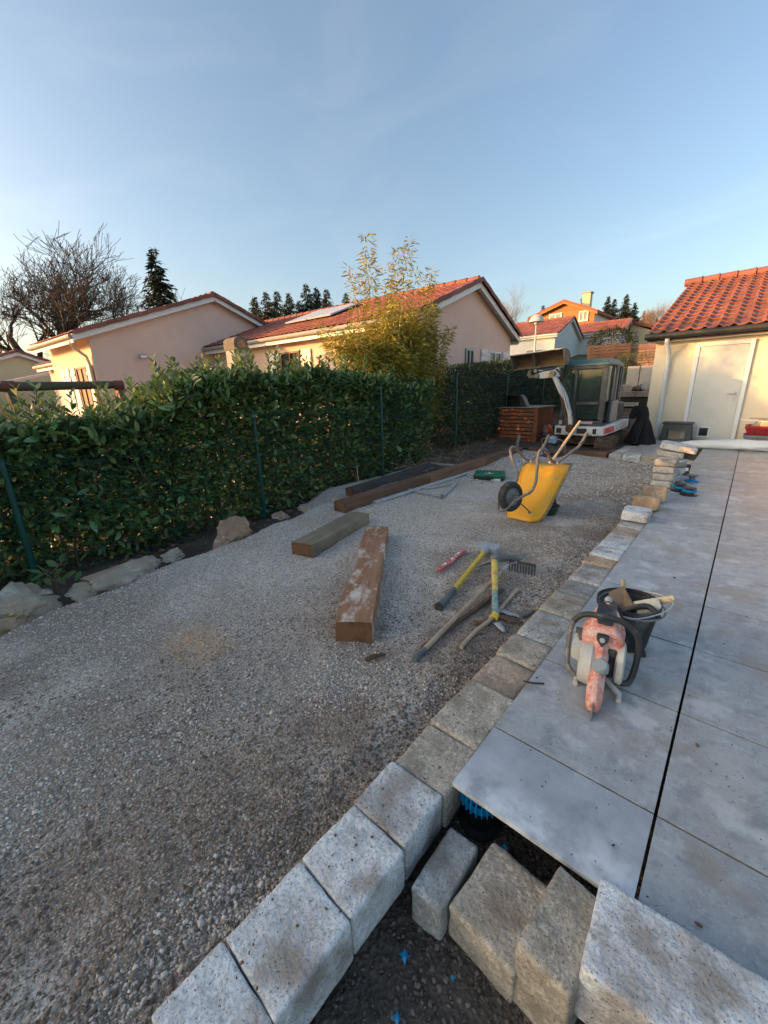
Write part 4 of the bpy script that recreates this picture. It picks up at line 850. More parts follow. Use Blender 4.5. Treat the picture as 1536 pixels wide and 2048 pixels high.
# ---------------- bare trees
def bare_tree(name, label, base, H, seed, m='bark', spread=1., levels=5, r0=None, fan=.55, trunk=.28, nlim=5, group=None, twig=3, droop=0., cnt=None, rad=None, lean=0.):
    rr = random.Random(seed); t = thing(name, label, 'tree', base, group=group); tr, cr = MB(), MB(); r0 = r0 or H * .028
    def grow(p, d, L, r, lv):
        mb = tr if lv <= 1 else cr; nseg = 5 if lv <= 2 else 3; pts = [p]; rs = [r]; q = Vector(p); dd = Vector(d)
        for s in range(nseg):
            dd = (dd + Vector((rr.gauss(0, .17), rr.gauss(0, .17), rr.gauss(.05 - droop * lv, .12)))).normalized(); q = q + dd * (L / nseg); pts.append(q.copy()); rs.append(max(r * (1 - .62 * (s + 1) / nseg), H * (.0011 if lv < 4 else .00055)))
        mb.tube(pts, rs, 8 if lv <= 1 else (5 if lv == 2 else 3), cap=False)
        if lv >= levels: return
        nch = cnt[lv] if cnt else (nlim if lv == 0 else (5 if lv < 3 else twig + 1))
        for c in range(nch):
            f = 1. if (lv == 0 and c < 2) else rr.uniform(.35 if lv else .75, 1.); i = min(nseg - 1, int(f * nseg)); pp = pts[i].lerp(pts[i + 1], f * nseg - i) if f < 1 else pts[-1]
            a = rr.uniform(0, 6.28) + c * 6.28 / nch; ax = frame(dd)[1]; ay = dd.cross(ax); k = fan * spread * rr.uniform(.7, 1.35)
            nd = (dd + (ax * math.cos(a) + ay * math.sin(a)) * k * 1.25 + Vector((0, 0, .12))).normalized()
            grow(pp, nd, L * (rr.uniform(.95, 1.35) if lv == 0 else rr.uniform(.55, .82)), rs[i] * rr.uniform(.55, .78), lv + 1)
    grow(Vector((0, 0, -.5)), Vector((rr.gauss(0, .05), rr.gauss(0, .05), 1)), H * trunk, r0, 0)
    # fit to the wanted height
    zmax = max(v[2] for v in cr.v) if cr.v else 1; k = H / zmax
    av = np.array(cr.v) * k; mx_, my_ = av[:, 0].mean(), av[:, 1].mean(); zm = av[:, 2].mean(); wr = np.percentile(np.hypot(av[:, 0] - mx_, av[:, 1] - my_), 96); kr = (rad * H / wr) if rad else 1.   # centre the crown over the trunk
    for mb in (tr, cr): mb.v = [((a * k - mx_ * c * k / zm) * kr + lean * c * k * .75, (b * k - my_ * c * k / zm) * kr + lean * c * k * .66, c * k) for a, b, c in mb.v]
    def fast(mb, nm):
        q4 = [f for f in mb.f if len(f) == 4]; return np_mesh(nm, mb.v, q4, m, t, True)
    fast(tr, 'trunk'); tag(fast(cr, 'crown'), kind='stuff'); return t
def on_ground(px, x=None, y=None):
    p = gx(px, 700, x) if x is not None else gy(px, 700, y); return Vector((p.x, p.y, slope_z(p.x, p.y)))
def top_z(px, py, p):
    d = ray(px, py); return CAMZ + d.z * (math.hypot(p.x, p.y) / math.hypot(d.x, d.y))
b = on_ground(128, x=-36.); bare_tree('bare_tree', 'large spreading leafless tree behind the left house roof', b, top_z(100, 432, b) - b.z, 12, levels=6, spread=1.1, trunk=.16, r0=.75, fan=.55, cnt=(5, 4, 4, 4, 4, 3), rad=.52, lean=.16)
b = on_ground(225, x=-40.); bare_tree('bare_tree', 'small twiggy leafless tree between the big tree and the spruce', b, top_z(230, 572, b) - b.z, 5, levels=5, spread=1.25, trunk=.22, r0=.12, cnt=(5, 4, 3, 3, 3))
b = on_ground(285, x=-42.); bare_tree('bare_tree', 'low leafless bush-like tree just left of the spruce', b, top_z(285, 582, b) - b.z, 8, levels=5, spread=1.3, trunk=.18, r0=.1, cnt=(5, 3, 3, 3, 3))
for i, (px, py, y, s, lb) in enumerate(((1010, 575, 60., 3, 'slender pale birch beyond the middle house gable'), (985, 585, 66., 4, 'smaller pale birch left of the slender birch'))):
    b = on_ground(px, y=y); bare_tree('birch_tree', lb, b, top_z(px, py, b) - b.z, s, 'bark_birch', .62, 5, r0=.22, fan=.45, trunk=.42, nlim=7, group='birches behind the houses')
for i, (px, py, y, s, lb) in enumerate(((1305, 596, 75., 6, 'tall leafless tree touching the garage roof edge'), (1288, 612, 70., 9, 'shorter leafless tree left of the garage roof'))):
    b = on_ground(px, y=y); bare_tree('bare_tree', lb, b, top_z(px, py, b) - b.z, s, 'bark_birch', .8, 5, r0=.2, fan=.5, trunk=.35, nlim=6)
# ---------------- conifers
NT = np.array([(0, 0, 0), (.5, .16, -.04), (.5, -.16, -.04), (1, 0, -.16)]); NF = np.array([(0, 2, 1), (1, 2, 3)])
def conifer_mesh(H, seed, rad=.24, n=26, gaps=.2, dens=9):
    r = np.random.default_rng(seed); P, D, S = [], [], []
    for k in range(n):
        t = (k + .4 * r.random()) / n; h = H * (.1 + .9 * t); R_ = H * rad * 1.1 * (1 - t) ** 1.05 * r.uniform(.65, 1.2) + .006 * H; nb = max(5, int(15 * (1 - t) + 5))
        for j in range(nb):
            if r.random() < gaps: continue
            a = r.uniform(0, 6.28); L = R_ * r.uniform(.6, 1.15); nn = max(3, int(dens * L / (H * rad) + 3))
            for q in range(nn):
                f = (q + .6) / nn; rr_ = L * f; z = h - .22 * L * f ** 1.5 + .1 * L * f; p = np.array([rr_ * math.cos(a), rr_ * math.sin(a), z])
                for sd in (-1, 1, 0):
                    d = np.array([math.cos(a + sd * .8), math.sin(a + sd * .8), -.25]) + r.normal(0, .22, 3); P.append(p + r.normal(0, .008 * H, 3)); D.append(d); S.append(H * .052 * r.uniform(.7, 1.3) * (1.15 - .45 * t))
    P = np.array(P); return scatter(NT, NF, P, dir_rot(np.array(D), r.normal(0, .5, len(P))), np.array(S))
CM = {}
def conifer(label, px, py, y=None, x=None, var=0, m='conifer', group=None, rad=.24, name='conifer'):
    b = on_ground(px, x=x, y=y); H = top_z(px, py, b) - b.z; t = thing(name, label, 'tree', b, random.uniform(0, 6.28), group)
    key = (var, rad, m)
    if key not in CM:
        V, F = conifer_mesh(1., 100 + var, rad, 40 if var < 3 else 34, .12, 11); o = np_mesh('crown', V, F, m, t); CM[key] = o.data
        trm = MB().tube([(0, 0, -.1), (0, 0, .5), (0, 0, .97)], [.022, .013, .002], 7); CM[(key, 't')] = trm.mesh('trunk'); CM[(key, 't')].materials.append(MATS['bark'])
        tag(o, kind='stuff')
    else: o = tag(new_obj('crown', CM[key], t), kind='stuff')
    o.scale = (H, H, H); o2 = new_obj('trunk', CM[(key, 't')], t); o2.scale = (H, H, H)
    return t
conifer('lone dark spruce rising behind the left house ridge', 340, 500, x=-48., var=0, rad=.3)
G = 'conifers behind the middle house'
for px, py, v, y, m, lb in ((520, 592, 1, 52., 'conifer_light', 'leftmost'), (543, 583, 2, 52., 'conifer_light', 'second'), (564, 581, 4, 56., 'conifer_light', 'third'), (587, 585, 1, 54., 'conifer', 'fourth'), (606, 600, 4, 60., 'conifer', 'fifth'), (622, 567, 2, 58., 'conifer', 'sixth and tallest'), (641, 574, 1, 60., 'conifer', 'seventh'), (660, 577, 4, 58., 'conifer', 'eighth'), (697, 585, 2, 64., 'conifer', 'rightmost'), (486, 612, 4, 70., 'conifer', 'small detached')):
    conifer(lb + ' conifer in the row behind the middle house, counted from the left', px, py, y=y, var=v, m=m, group=G, rad=.42)
G = 'conifers behind the chalet'
for px, py, v, y, lb in ((1080, 611, 1, 90., 'tiny conifer left of the timber chalet roof'), (1158, 589, 2, 80., 'conifer showing just left of the chalet chimney'), (1205, 594, 1, 80., 'left conifer of the group right of the chalet chimney'), (1218, 598, 4, 84., 'short conifer between the two tall ones right of the chimney'), (1240, 589, 2, 78., 'tall conifer in the middle of the group above the white house'), (1258, 606, 1, 84., 'rightmost dark conifer above the small white house')):
    conifer(lb, px, py, y=y, var=v, group=G, rad=.3)
conifer('russet brown larch left of the garage roof', 1278, 622, y=76., var=3, m='russet', rad=.4, name='larch_tree')
conifer('dark young conifer against the glow at the far left', 15, 712, x=-60., var=1, rad=.3)
# shrubs
def shrub(name, label, c, rx, ry, rz, n, m, leaf=.16, seed=3, cat='shrub'):
    r = np.random.default_rng(seed); t = thing(name, label, cat, c); u = r.normal(size=(n, 3)); u /= np.linalg.norm(u, axis=1)[:, None]; rad = r.uniform(.72, 1.04, n)[:, None]
    lump = np.array([1 + .22 * pnoise(v, 2.4, seed) for v in u])[:, None]; P = u * rad * lump * [rx, ry, rz]; P[:, 2] += rz * .8
    V, F = scatter(NT, NF, P, dir_rot(u + r.normal(0, .6, (n, 3)), r.normal(0, 1, n)), leaf * r.uniform(.6, 1.3, n)); tag(np_mesh('foliage', V, F, m, t), kind='stuff')
    MB().tube([(0, 0, -.3), (0, 0, rz)], [.06, .03], 6).build('stem', 'stem', t); return t
c = gy(1222, 690, 36.); shrub('clipped_bush', 'round dark clipped bush above the brown board fence', (c.x, 36., c.z - .6), 1.5, 1.3, 1.0, 2600, 'conifer', .2)
c = gy(1240, 740, 26.); shrub('garden_shrub', 'dark shrub beside the pale block wall behind the digger cab', (c.x, 26., c.z - 1.4), .9, .9, 1.1, 1800, 'conifer', .16, 8)
c = gy(1290, 722, 28.); shrub('garden_shrub', 'low green planting on the bank above the pale block wall', (c.x - .3, 28., c.z - .9), 2.0, .9, .75, 2000, 'ground_plant', .14, 9)
c = gx(80, 815, -9.6); shrub('garden_shrub', 'dark shrub under the swing beam behind the laurel hedge', (c.x, c.y, -.4), .75, .55, .98, 2600, 'conifer', .1, 4)
# far wooded hillside is one mass
r = np.random.default_rng(3); HP = []
while len(HP) < 2600:
    x, y = r.uniform(-170, 30), r.uniform(130, 260)
    HP.append((x, y, slope_z(x, y) + 1.5))
HP = np.array(HP); V, F = scatter(OCT, np.array(OCF), HP, rand_rot(len(HP)), np.stack([r.uniform(1.5, 3.5, len(HP)), r.uniform(1.5, 3.5, len(HP)), r.uniform(2, 5, len(HP))], 1)); tag(np_mesh('far_wood', V, F, 'russet'), 'brown leafless wood covering the far hill', 'wood', kind='stuff')
# low plants and litter at the hedge foot
def blade_tuft(name, label, c, n, h, seed, m='grass', cat='grass'):
    r = np.random.default_rng(seed); P = np.stack([r.normal(0, .28, n) + c[0], r.normal(0, .2, n) + c[1], np.full(n, c[2])], 1); D = np.stack([r.normal(0, .5, n), r.normal(0, .5, n), np.ones(n)], 1)
    V, F = scatter(NT * [1, .25, .6], NF, P, dir_rot(D, r.uniform(0, 6, n)), h * r.uniform(.5, 1.3, n)); return tag(np_mesh(name, V, F, m), label, cat, kind='stuff')
blade_tuft('grass_tuft', 'rough grass growing at the foot of the slatted wooden box', (-4.85, 10.4, -.12), 500, .14, 3)
blade_tuft('grass_tuft', 'dry grass and weeds between the fence foot and the timber edging', (-4.75, 9.2, -.14), 500, .12, 5)
pl_ = thing('laurel_sprig', 'small green laurel sprig sprouting between the rocks at lower left', 'plant', gz(110, 1190, -.2)); Pq = []; Dq = []
for k in range(26):
    a = k * 2.4; Pq.append((.14 * random.gauss(0, 1), .14 * random.gauss(0, 1), .03 + .24 * random.random())); Dq.append((math.cos(a), math.sin(a), .45))
V, F = scatter(LT, LF, np.array(Pq), dir_rot(np.array(Dq), rng.normal(0, .4, 26)), np.full(26, .13)); np_mesh('leaves', V, F, 'ground_plant', pl_, True)
sb = MB()
for k in range(5): sb.tube([(0, 0, -.1), (.05 * random.gauss(0, 1), .05 * random.gauss(0, 1), .15), (.1 * random.gauss(0, 1), .1 * random.gauss(0, 1), .3)], .004, 5)
sb.build('stems', 'stem', pl_)
n = 900; P = []
while len(P) < n:
    y = random.uniform(-.6, 9.4); x = random.uniform(-5.5, edge_x(y) - .1); P.append((x, y, max(slope_z(x, y) + .06, -.46 + .36 * sst(4, 8, y)) + .03))
P = np.array(P); Dd = np.stack([rng.normal(0, 1, n), rng.normal(0, 1, n), rng.normal(0, .25, n)], 1)
V, F = scatter(LT, LF, P, dir_rot(Dd, rng.normal(0, .5, n)), rng.uniform(.05, .1, n)); tag(np_mesh('leaf_litter', V, F, 'dead_leaf'), kind='stuff')
tw = MB()
for k in range(90):
    y = random.uniform(6.2, 9.6); x = random.uniform(-5.3, -4.4); p = Vector((x, y, -.1 + .05 * random.random())); d = Vector((random.gauss(0, 1), random.gauss(0, 1), random.gauss(.15, .3))).normalized()
    tw.tube([p, p + d * .2 + Vector((0, 0, .03)), p + d * random.uniform(.3, .5)], [.004, .003, .002], 4)
tag(tw.build('dry_twigs', 'wood_old'), kind='stuff')

# ================================================================== rocks along the near edge
for i, (px, py, sx, sy, sz, m, z, lb) in enumerate(((25, 1222, .3, .3, .2, 'rock', -.2, 'pale grey boulder at the left frame edge below the first post'), (265, 1140, .24, .42, .17, 'rock', -.2, 'long flat ochre boulder at the gravel edge left of centre'), (175, 1172, .16, .16, .1, 'rock', -.2, 'small ochre rock beside the long flat boulder'), (345, 1112, .12, .2, .07, 'rock', -.14, 'low rock at the right tip of the long flat boulder'), (465, 1074, .24, .44, .2, 'rock_red', -.2, 'reddish pointed boulder with white veins near the second post'), (560, 1033, .13, .22, .07, 'rock_red', -.13, 'low reddish rock half buried just right of the pointed boulder'), (615, 1018, .12, .25, .06, 'rock', -.13, 'low flat stone half buried in front of the timber edging'))):
    p = gz(px, py, -.12); o = new_obj('boulder', rock_mesh('boulder', sx, sy, sz, 20 + i, 4, .9), None, m); o.location = (p.x, p.y, z + sz * .35); o.rotation_euler = (0, .1, .2 * i); tag(o, lb, 'rock', 'rocks edging the gravel')

# ================================================================== timber sleepers
def sleeper(name, label, a, b, wd, ht, m, seed, wane=0., group=None):
    """a, b: ends of the centre line on the ground; sawn beam with waney edge and its end faces"""
    a, b = Vector(a), Vector(b); L = (b - a).length; ang = math.atan2(b.y - a.y, b.x - a.x); tilt = math.atan2(b.z - a.z, L)
    t = thing(name, label, 'timber', a, group=group, rot=(0, -tilt, ang)); n = max(8, int(L / .06)); rings = []; m_ = 6
    for i in range(n + 1):
        x = L * i / n; ring = []
        prof = [(-1, 0), (-.5, 0), (0, 0), (.5, 0), (1, 0), (1, .35), (1, .7), (1, 1), (.5, 1), (0, 1), (-.5, 1), (-1, 1), (-1, .7), (-1, .35)]
        for u, v in prof:
            y = u * wd / 2 + .007 * pnoise((x, u * 3, v * 3), 3, seed); z = v * ht + (.005 * pnoise((x, u * 3, v * 3), 4, seed + 1) if v > 0 else 0)
            if wane and u > .9: y -= wane * max(0, pnoise((x, 0, 0), 2.1, seed + 5)) * (.4 + .6 * v)
            if abs(u) > .9 and v > .9: y *= .985; z -= .004
            ring.append((x, y, z))
        rings.append(ring)
    MB().loft(rings, cap=False).build('beam', m, t, smooth=True)
    for k, i in ((0, 0), (1, n)):
        e = MB(); r = rings[i]; e.add([Vector(p) + Vector((-.002 if k == 0 else .002, 0, 0)) for p in r], [tuple(range(len(r)))]); e.build('end_face', 'end_grain', t)
    return t
sleeper('timber_beam', 'thick orange brown oak sleeper dusted white, lying loose nearest the camera', (-1.66, 1.515, -.095), (-2.82, 3.02, -.105), .25, .15, 'sleeper_orange', 3., .06)
sleeper('timber_beam', 'short grey brown sleeper with dark wet top, left of the orange one', (-3.07, 2.2, -.1), (-3.36, 3.3, -.105), .26, .145, 'sleeper_grey', 8.)
GS = 'sleepers laid along the fence'
sleeper('timber_beam', 'near end sleeper of the long timber edging, dark with sawn end', (-3.9, 3.46, -.1), (-4.0, 5.55, -.11), .2, .15, 'sleeper_brown', 12., 0, GS)
sleeper('timber_beam', 'middle sleeper of the long timber edging behind the metal straightedge', (-4.0, 5.56, -.115), (-4.08, 7.7, -.13), .2, .15, 'sleeper_brown', 15., 0, GS)
sleeper('timber_beam', 'far sleeper of the long timber edging, pale brown, ending near the box', (-4.08, 7.71, -.14), (-4.14, 9.75, -.15), .2, .16, 'sleeper_brown', 19., 0, GS)
sleeper('timber_beam', 'dark weathered sleeper lying on the soil behind the timber edging', (-4.62, 4.35, -.17), (-4.66, 6.7, -.12), .2, .13, 'sleeper_dark', 23.)
sleeper('timber_beam', 'brown sleeper lying crosswise in front of the digger tracks', (-3.95, 9.95, -.15), (-2.2, 10.0, -.15), .2, .13, 'sleeper_brown', 27.)
sleeper('timber_beam', 'dark rusty plank crosswise between the sleeper and the digger', (-3.7, 10.25, -.14), (-2.25, 10.28, -.14), .14, .1, 'sleeper_dark', 31.)
# metal straightedge, folding trestle, stakes
a, b = gz(748, 1009, -.1), gz(930, 951, -.12); d = (b - a).normalized()
al_ = thing('straightedge', 'long galvanised straightedge lying along the timber edging', 'straightedge')
MB().bar(a + Vector((0, 0, .03)), b + Vector((0, 0, .03)), .085, .03).build('bar', 'galvanised', al_, .004); MB().bar(a + Vector((0, 0, .046)), b + Vector((0, 0, .046)), .03, .008).build('ridge', 'galvanised', al_)
tr = thing('metal_bracket', 'folded galvanised metal bracket lying beside the straightedge', 'bracket'); p0, p1, p2, p3 = gz(812, 981, -.1), gz(884, 997, -.1), gz(912, 968, -.1), gz(850, 980, -.1)
for q0, q1 in ((p0, p1), (p1, p2), (p3, p2)): MB().bar(q0 + Vector((0, 0, .03)), q1 + Vector((0, 0, .035)), .045, .02).build('arm', 'galvanised', tr, .003)
MB().cyl(p1 + Vector((0, 0, .01)), p1 + Vector((0, 0, .06)), .025).build('pivot', 'steel_dull', tr)
sk = thing('wood_stake', 'grey wooden stake standing by the slatted box', 'stake', (-4.3, 9.95, -.15)); MB().tube([(0, 0, -.1), (.0, .05, .2), (.02, .09, .42)], .04, 6).build('shaft', 'wood_grey', sk)
sk2 = thing('metal_stake', 'thin rusty stake beside the dark sleeper', 'stake'); a = gz(717, 965, -.1); MB().tube([a, a + Vector((-.02, 0, .3))], .008, 6).build('shaft', 'wood_old', sk2)
bk = thing('plank_offcut', 'grey plank lying at the foot of the fourth fence post', 'plank'); a, b = gz(860, 927, -.03), gz(912, 931, -.03); MB().bar(a, b, .1, .03).build('board', 'wood_grey', bk, .004)
# green tool case
g0 = gz(979, 957, -.12); gc = thing('tool_case', 'green plastic tool case lying shut on the gravel', 'case', (g0.x, g0.y, -.125), R(22))
MB().b2(-.26, .26, -.2, .2, 0, .055).build('bottom', 'black_plastic', gc, .012, 2); MB().b2(-.265, .265, -.205, .205, .058, .12).build('lid', 'green_plastic', gc, .02, 2)
MB().b2(-.09, .09, -.26, -.206, .045, .075).build('handle', 'black_plastic', gc, .008); MB().b2(.04, .2, -.207, -.203, .01, .05).build('sticker', 'pvc_white', gc)
for x in (-.17, -.02): MB().b2(x - .025, x + .025, -.212, -.2, .035, .09).build('latch', 'black_plastic', gc, .004)
lidp = MB().b2(-.08, .08, -.12, -.1, .1205, .123).b2(-.01, .01, -.1, .02, .1205, .123).build('emblem', 'pvc_white', gc)
pb = thing('plastic_bottle', 'crumpled clear plastic bottle behind the wheelbarrow', 'bottle', gz(1026, 945, -.11)); MB().lathe([(.0, 0), (.05, .005), (.055, .06), (.048, .09), (.055, .13), (.05, .18), (.02, .22), (.018, .25), (0, .25)], 14, Matrix.Rotation(R(25), 3, 'Y')).build('body', 'plastic_clear', pb, smooth=True)
pb.children[0].data.name = 'bottle'; MB().lathe([(.02, .24), (.02, .265), (0, .266)], 10, Matrix.Rotation(R(25), 3, 'Y')).build('cap', 'blue_plastic', pb)

# ================================================================== wheelbarrow tipped on its nose
wb = thing('wheelbarrow', 'yellow wheelbarrow tipped up on its tray nose, wheel towards the camera', 'wheelbarrow')
BL, BR, TR, TL = gy(1006, 1030, 4.55), gy(1076, 1045, 4.5), gy(1134, 931, 4.95), gy(1040, 924, 4.97)
back = Vector((.06, .33, -.1))
def quad_grid(c, n=8, bulge=0., nrm=Vector((0, -1, .4))):
    V = []; 
    for j in range(n + 1):
        for i in range(n + 1):
            u, v = i / n, j / n; p = (c[0] * (1 - u) + c[1] * u) * (1 - v) + (c[3] * (1 - u) + c[2] * u) * v
            V.append(p + nrm.normalized() * (bulge * (4 * u * (1 - u)) * (4 * v * (1 - v))) + Vector((0, .004 * pnoise(p, 6, 2), 0)))
    F = [(j * (n + 1) + i, j * (n + 1) + i + 1, (j + 1) * (n + 1) + i + 1, (j + 1) * (n + 1) + i) for j in range(n) for i in range(n)]
    return V, F
# the tray: curved shell, bottom towards the camera, sides and nose flaring back to the rim
NU, NV = 20, 18; V = []
cen = (BL + BR + TR + TL) / 4
for j in range(NV + 1):
    for i in range(NU + 1):
        u, v = i / NU * 2 - 1, j / NV
        su_ = u * (1.0); mid_ = (BL * .5 + BR * .5) * (1 - v) + (TL * .5 + TR * .5) * v; half = ((BR - BL) * (1 - v) + (TR - TL) * v) * .5
        depth = .0 + .13 * max(0, (abs(u) - .58) / .42) ** 1.6 + .2 * max(0., (.22 - v) / .22) ** 1.5 * 0 + .16 * max(0., (v - .9) / .1) ** 1.6
        wid = 1 + .1 * max(0, abs(u) - .6) - .16 * max(0., (v - .86) / .14) ** 2.2 * abs(u) ** 3 - .1 * max(0., (.12 - v) / .12) ** 2 * abs(u) ** 3
        p = mid_ + half * u * wid + Vector((.02, 1, -.1)).normalized() * depth
        if v < .3: p = p + Vector((0, -.05, 0)) * (1 - v / .3) 
        V.append(p + Vector((0, .006 * pnoise(p, 9, 1), 0)))
F = [(j * (NU + 1) + i, j * (NU + 1) + i + 1, (j + 1) * (NU + 1) + i + 1, (j + 1) * (NU + 1) + i) for j in range(NV) for i in range(NU)]
ty = np_mesh('tray', [tuple(p) for p in V], F, 'yellow_paint', wb, True); sm = ty.modifiers.new('thick', 'SOLIDIFY'); sm.thickness = .004
rimpts = [V[j * (NU + 1) + NU] for j in range(NV + 1)] + [V[NV * (NU + 1) + i] for i in range(NU, -1, -1)] + [V[j * (NU + 1)] for j in range(NV, -1, -1)]
MB().tube(rimpts, .012, 8).build('rim', 'tube_worn', wb, smooth=True)
def path(name, pts, r, m): return MB().tube(smooth_path([gy(*p) for p in pts]), r, 10).build(name, m, wb, smooth=True)
def smooth_path(p, k=5):
    out = []
    for i in range(len(p) - 1):
        a, b, c, d = p[max(i - 1, 0)], p[i], p[i + 1], p[min(i + 2, len(p) - 1)]
        for s in range(k):
            t = s / k; out.append(.5 * ((2 * b) + (c - a) * t + (2 * a - 5 * b + 4 * c - d) * t * t + (3 * b - a - 3 * c + d) * t ** 3))
    return out + [p[-1]]
path('frame_tube', [(996, 1012, 4.2), (998, 1021, 4.17), (1010, 1020, 4.18), (1028, 1004, 4.24), (1046, 992, 4.3), (1062, 983, 4.35), (1071, 966, 4.4), (1074, 940, 4.45), (1076, 915, 4.5), (1080, 902, 4.56), (1088, 898, 4.64), (1095, 905, 4.75), (1101, 918, 4.88), (1110, 925, 4.98), (1120, 922, 5.04), (1142, 905, 5.25), (1158, 893, 5.4), (1166, 882, 5.48), (1172, 870, 5.52)], .0165, 'tube_worn')
path('frame_tube', [(996, 1012, 4.2), (1000, 1000, 4.24), (1015, 985, 4.32), (1030, 968, 4.42), (1035, 952, 4.48), (1030, 932, 4.55), (1022, 910, 4.6), (1021, 898, 4.65), (1028, 894, 4.74), (1038, 903, 4.83), (1048, 916, 4.93), (1058, 921, 5.0), (1066, 918, 5.06), (1080, 902, 5.28), (1090, 889, 5.45), (1096, 875, 5.55)], .0165, 'tube_worn')
for pts in ([(1160, 889, 5.42), (1166, 882, 5.48), (1174, 866, 5.53)], [(1087, 892, 5.4), (1091, 887, 5.46), (1098, 871, 5.57)]):
    g = MB().tube([gy(*p) for p in pts], .02, 10); q0, q1 = gy(*pts[1]), gy(*pts[2])
    for k in range(5): p = q0.lerp(q1, k / 5); g.tube([p, p + (q1 - q0) * .07], .0235, 10)
    g.build('grip', 'rubber_grip', wb, smooth=True)
wc = gy(1021, 993, 4.3); ax = Vector((.93, -.3, .12)).normalized(); Mw = Matrix((frame(ax)[1], frame(ax)[2], ax)).transposed()
wheel = bpy.data.objects.new('wheel', None); COL.objects.link(wheel); wheel.parent = wb
MB().lathe([(.105, -.035), (.13, -.048), (.16, -.04), (.175, -.018), (.175, .018), (.16, .04), (.13, .048), (.105, .035), (.105, -.035)], 36, Mw, wc).build('tyre', 'rubber', wheel, smooth=True)
MB().lathe([(0, .03), (.03, .045), (.04, .03), (.085, .018), (.1, .03), (.108, .034), (.108, -.034), (.085, -.018), (0, -.03)], 30, Mw, wc).build('rim', 'steel_dull', wheel, smooth=True)
MB().cyl(wc - ax * .09, wc + ax * .12, .012).build('axle', 'steel_dull', wb)
MB().tube([gy(1037, 1003, 4.28), gy(1060, 1024, 4.46)], .007, 8).build('stay', 'rusty', wb); MB().lathe([(0, -.01), (.02, -.01), (.02, .01), (0, .01)], 10, None, gy(1060, 1025, 4.46)).build('bolt', 'steel_dull', wb)
for px, py, y in ((1100, 925, 4.92), (1115, 926, 4.95), (1048, 921, 4.93), (1062, 923, 4.95)): MB().lathe([(0, -.012), (.012, -.012), (.012, .012), (0, .02)], 8, None, gy(px, py, y)).build('bolt', 'galvanised', wb)
sv = thing('shovel', 'wooden shovel handle standing up out of the tipped wheelbarrow', 'shovel'); MB().tube([gy(1094, 1005, 5.15), gy(1100, 928, 5.3), gy(1128, 888, 5.75), gy(1160, 843, 6.2)], [.017, .018, .018, .018], 12).build('handle', 'wood_handle', sv, smooth=True)
bl_ = gy(1095, 1010, 5.2); MB().box((bl_.x, bl_.y, 0.0), (.22, .015, .26), Matrix.Rotation(.5, 3, 'X')).build('blade', 'teal_plastic', sv, .006)
# black crate base showing under the tray
ub = thing('rubber_tub', 'dark green tub wedged under the tipped wheelbarrow tray', 'tub', (-1.7, 4.98, -.12)); MB().lathe([(.1, 0), (.14, .12), (.15, .125), (.135, .13), (.09, .01)], 20).build('body', 'laurel_back', ub, smooth=True)
ub.children[0].name = 'shell'; MB().tube([(.145 * math.cos(t), .145 * math.sin(t), .125) for t in np.linspace(0, 6.28, 24)], .008, 6).build('rim', 'black_plastic', ub)

# ================================================================== hand tools on the gravel
def G(px, py, dz=.02): p = gz(px, py, -.09); return Vector((p.x, p.y, gravel_z(p.x, p.y) + dz))
lv = thing('spirit_level', 'short red spirit level lying on the gravel', 'level'); a, b = G(876, 1149), G(929, 1104)
d, sx, u = frame(b - a); L = (b - a).length; poly = [(0, -.008), (.02, -.02), (L * .3, -.026), (L * .42, -.022), (L * .58, -.022), (L * .7, -.026), (L - .02, -.02), (L, -.008), (L, .008), (L - .02, .02), (L * .6, .025), (L * .4, .025), (.02, .02), (0, .008)]
MB().prism([a + d * x + sx * y for x, y in poly], (0, 0, .022)).build('body', 'level_red', lv, .003)
for t in (.25, .5, .75): MB().box(a.lerp(b, t) + Vector((0, 0, .024)), (.04, .016, .006), Matrix((d, sx, u)).transposed()).build('vial', 'pvc_white', lv)
lv.children[0].name = 'level_body'
sg = thing('sledgehammer', 'sledgehammer with yellow handle and grey head on the gravel', 'hammer'); a, m_, b = G(878, 1220, .025), G(908, 1186, .03), G(969, 1114, .06)
MB().tube([a, m_], [.027, .023], 12).build('grip', 'rubber_grip', sg, smooth=True); MB().tube([a - (m_ - a).normalized() * .012, a + (m_ - a).normalized() * .006], .033, 12).build('butt', 'rubber', sg)
MB().tube([m_, b], .02, 12).build('handle', 'yellow_handle', sg, smooth=True); dd = (b - m_).normalized(); MB().tube([b - dd * .05, b + dd * .0, b + dd * .05], [.026, .036, .04], 14).build('collar', 'zinc_grey', sg, smooth=True)
hc = b + dd * .085; s_ = frame(dd)[1]; MB().prism([hc + s_ * x * .95 + dd * y for x, y in ((-.12, -.02), (-.1, -.05), (.1, -.05), (.12, -.03), (.12, .04), (.1, .06), (-.1, .06), (-.12, .04))], (0, 0, .07)).build('head', 'zinc_grey', sg, .008); sg.children[-1].location.z = -.035
pk = thing('mattock', 'mattock with yellow and teal worn handle and two-ended steel head', 'mattock'); a, m_, b = G(990, 1238, .02), G(989, 1196, .05), G(988, 1142, .1)
MB().tube([a, a.lerp(b, .38)], [.025, .022], 12).build('handle_end', 'handle_teal', pk, smooth=True); MB().tube([a.lerp(b, .38), b], [.022, .028], 12).build('handle', 'handle_mixed', pk, smooth=True); MB().tube([a + Vector((.0, -.03, -.004)), a + Vector((0, .01, 0))], [.031, .029], 12).build('butt', 'yellow_handle', pk, smooth=True)
MB().lathe([(.024, -.03), (.036, -.028), (.038, .02), (.03, .034), (.0, .036)], 14, None, b + Vector((0, 0, .01))).build('socket', 'steel_dull', pk, smooth=True)
l1, l2 = G(950, 1143, .03), G(1046, 1128, .07)
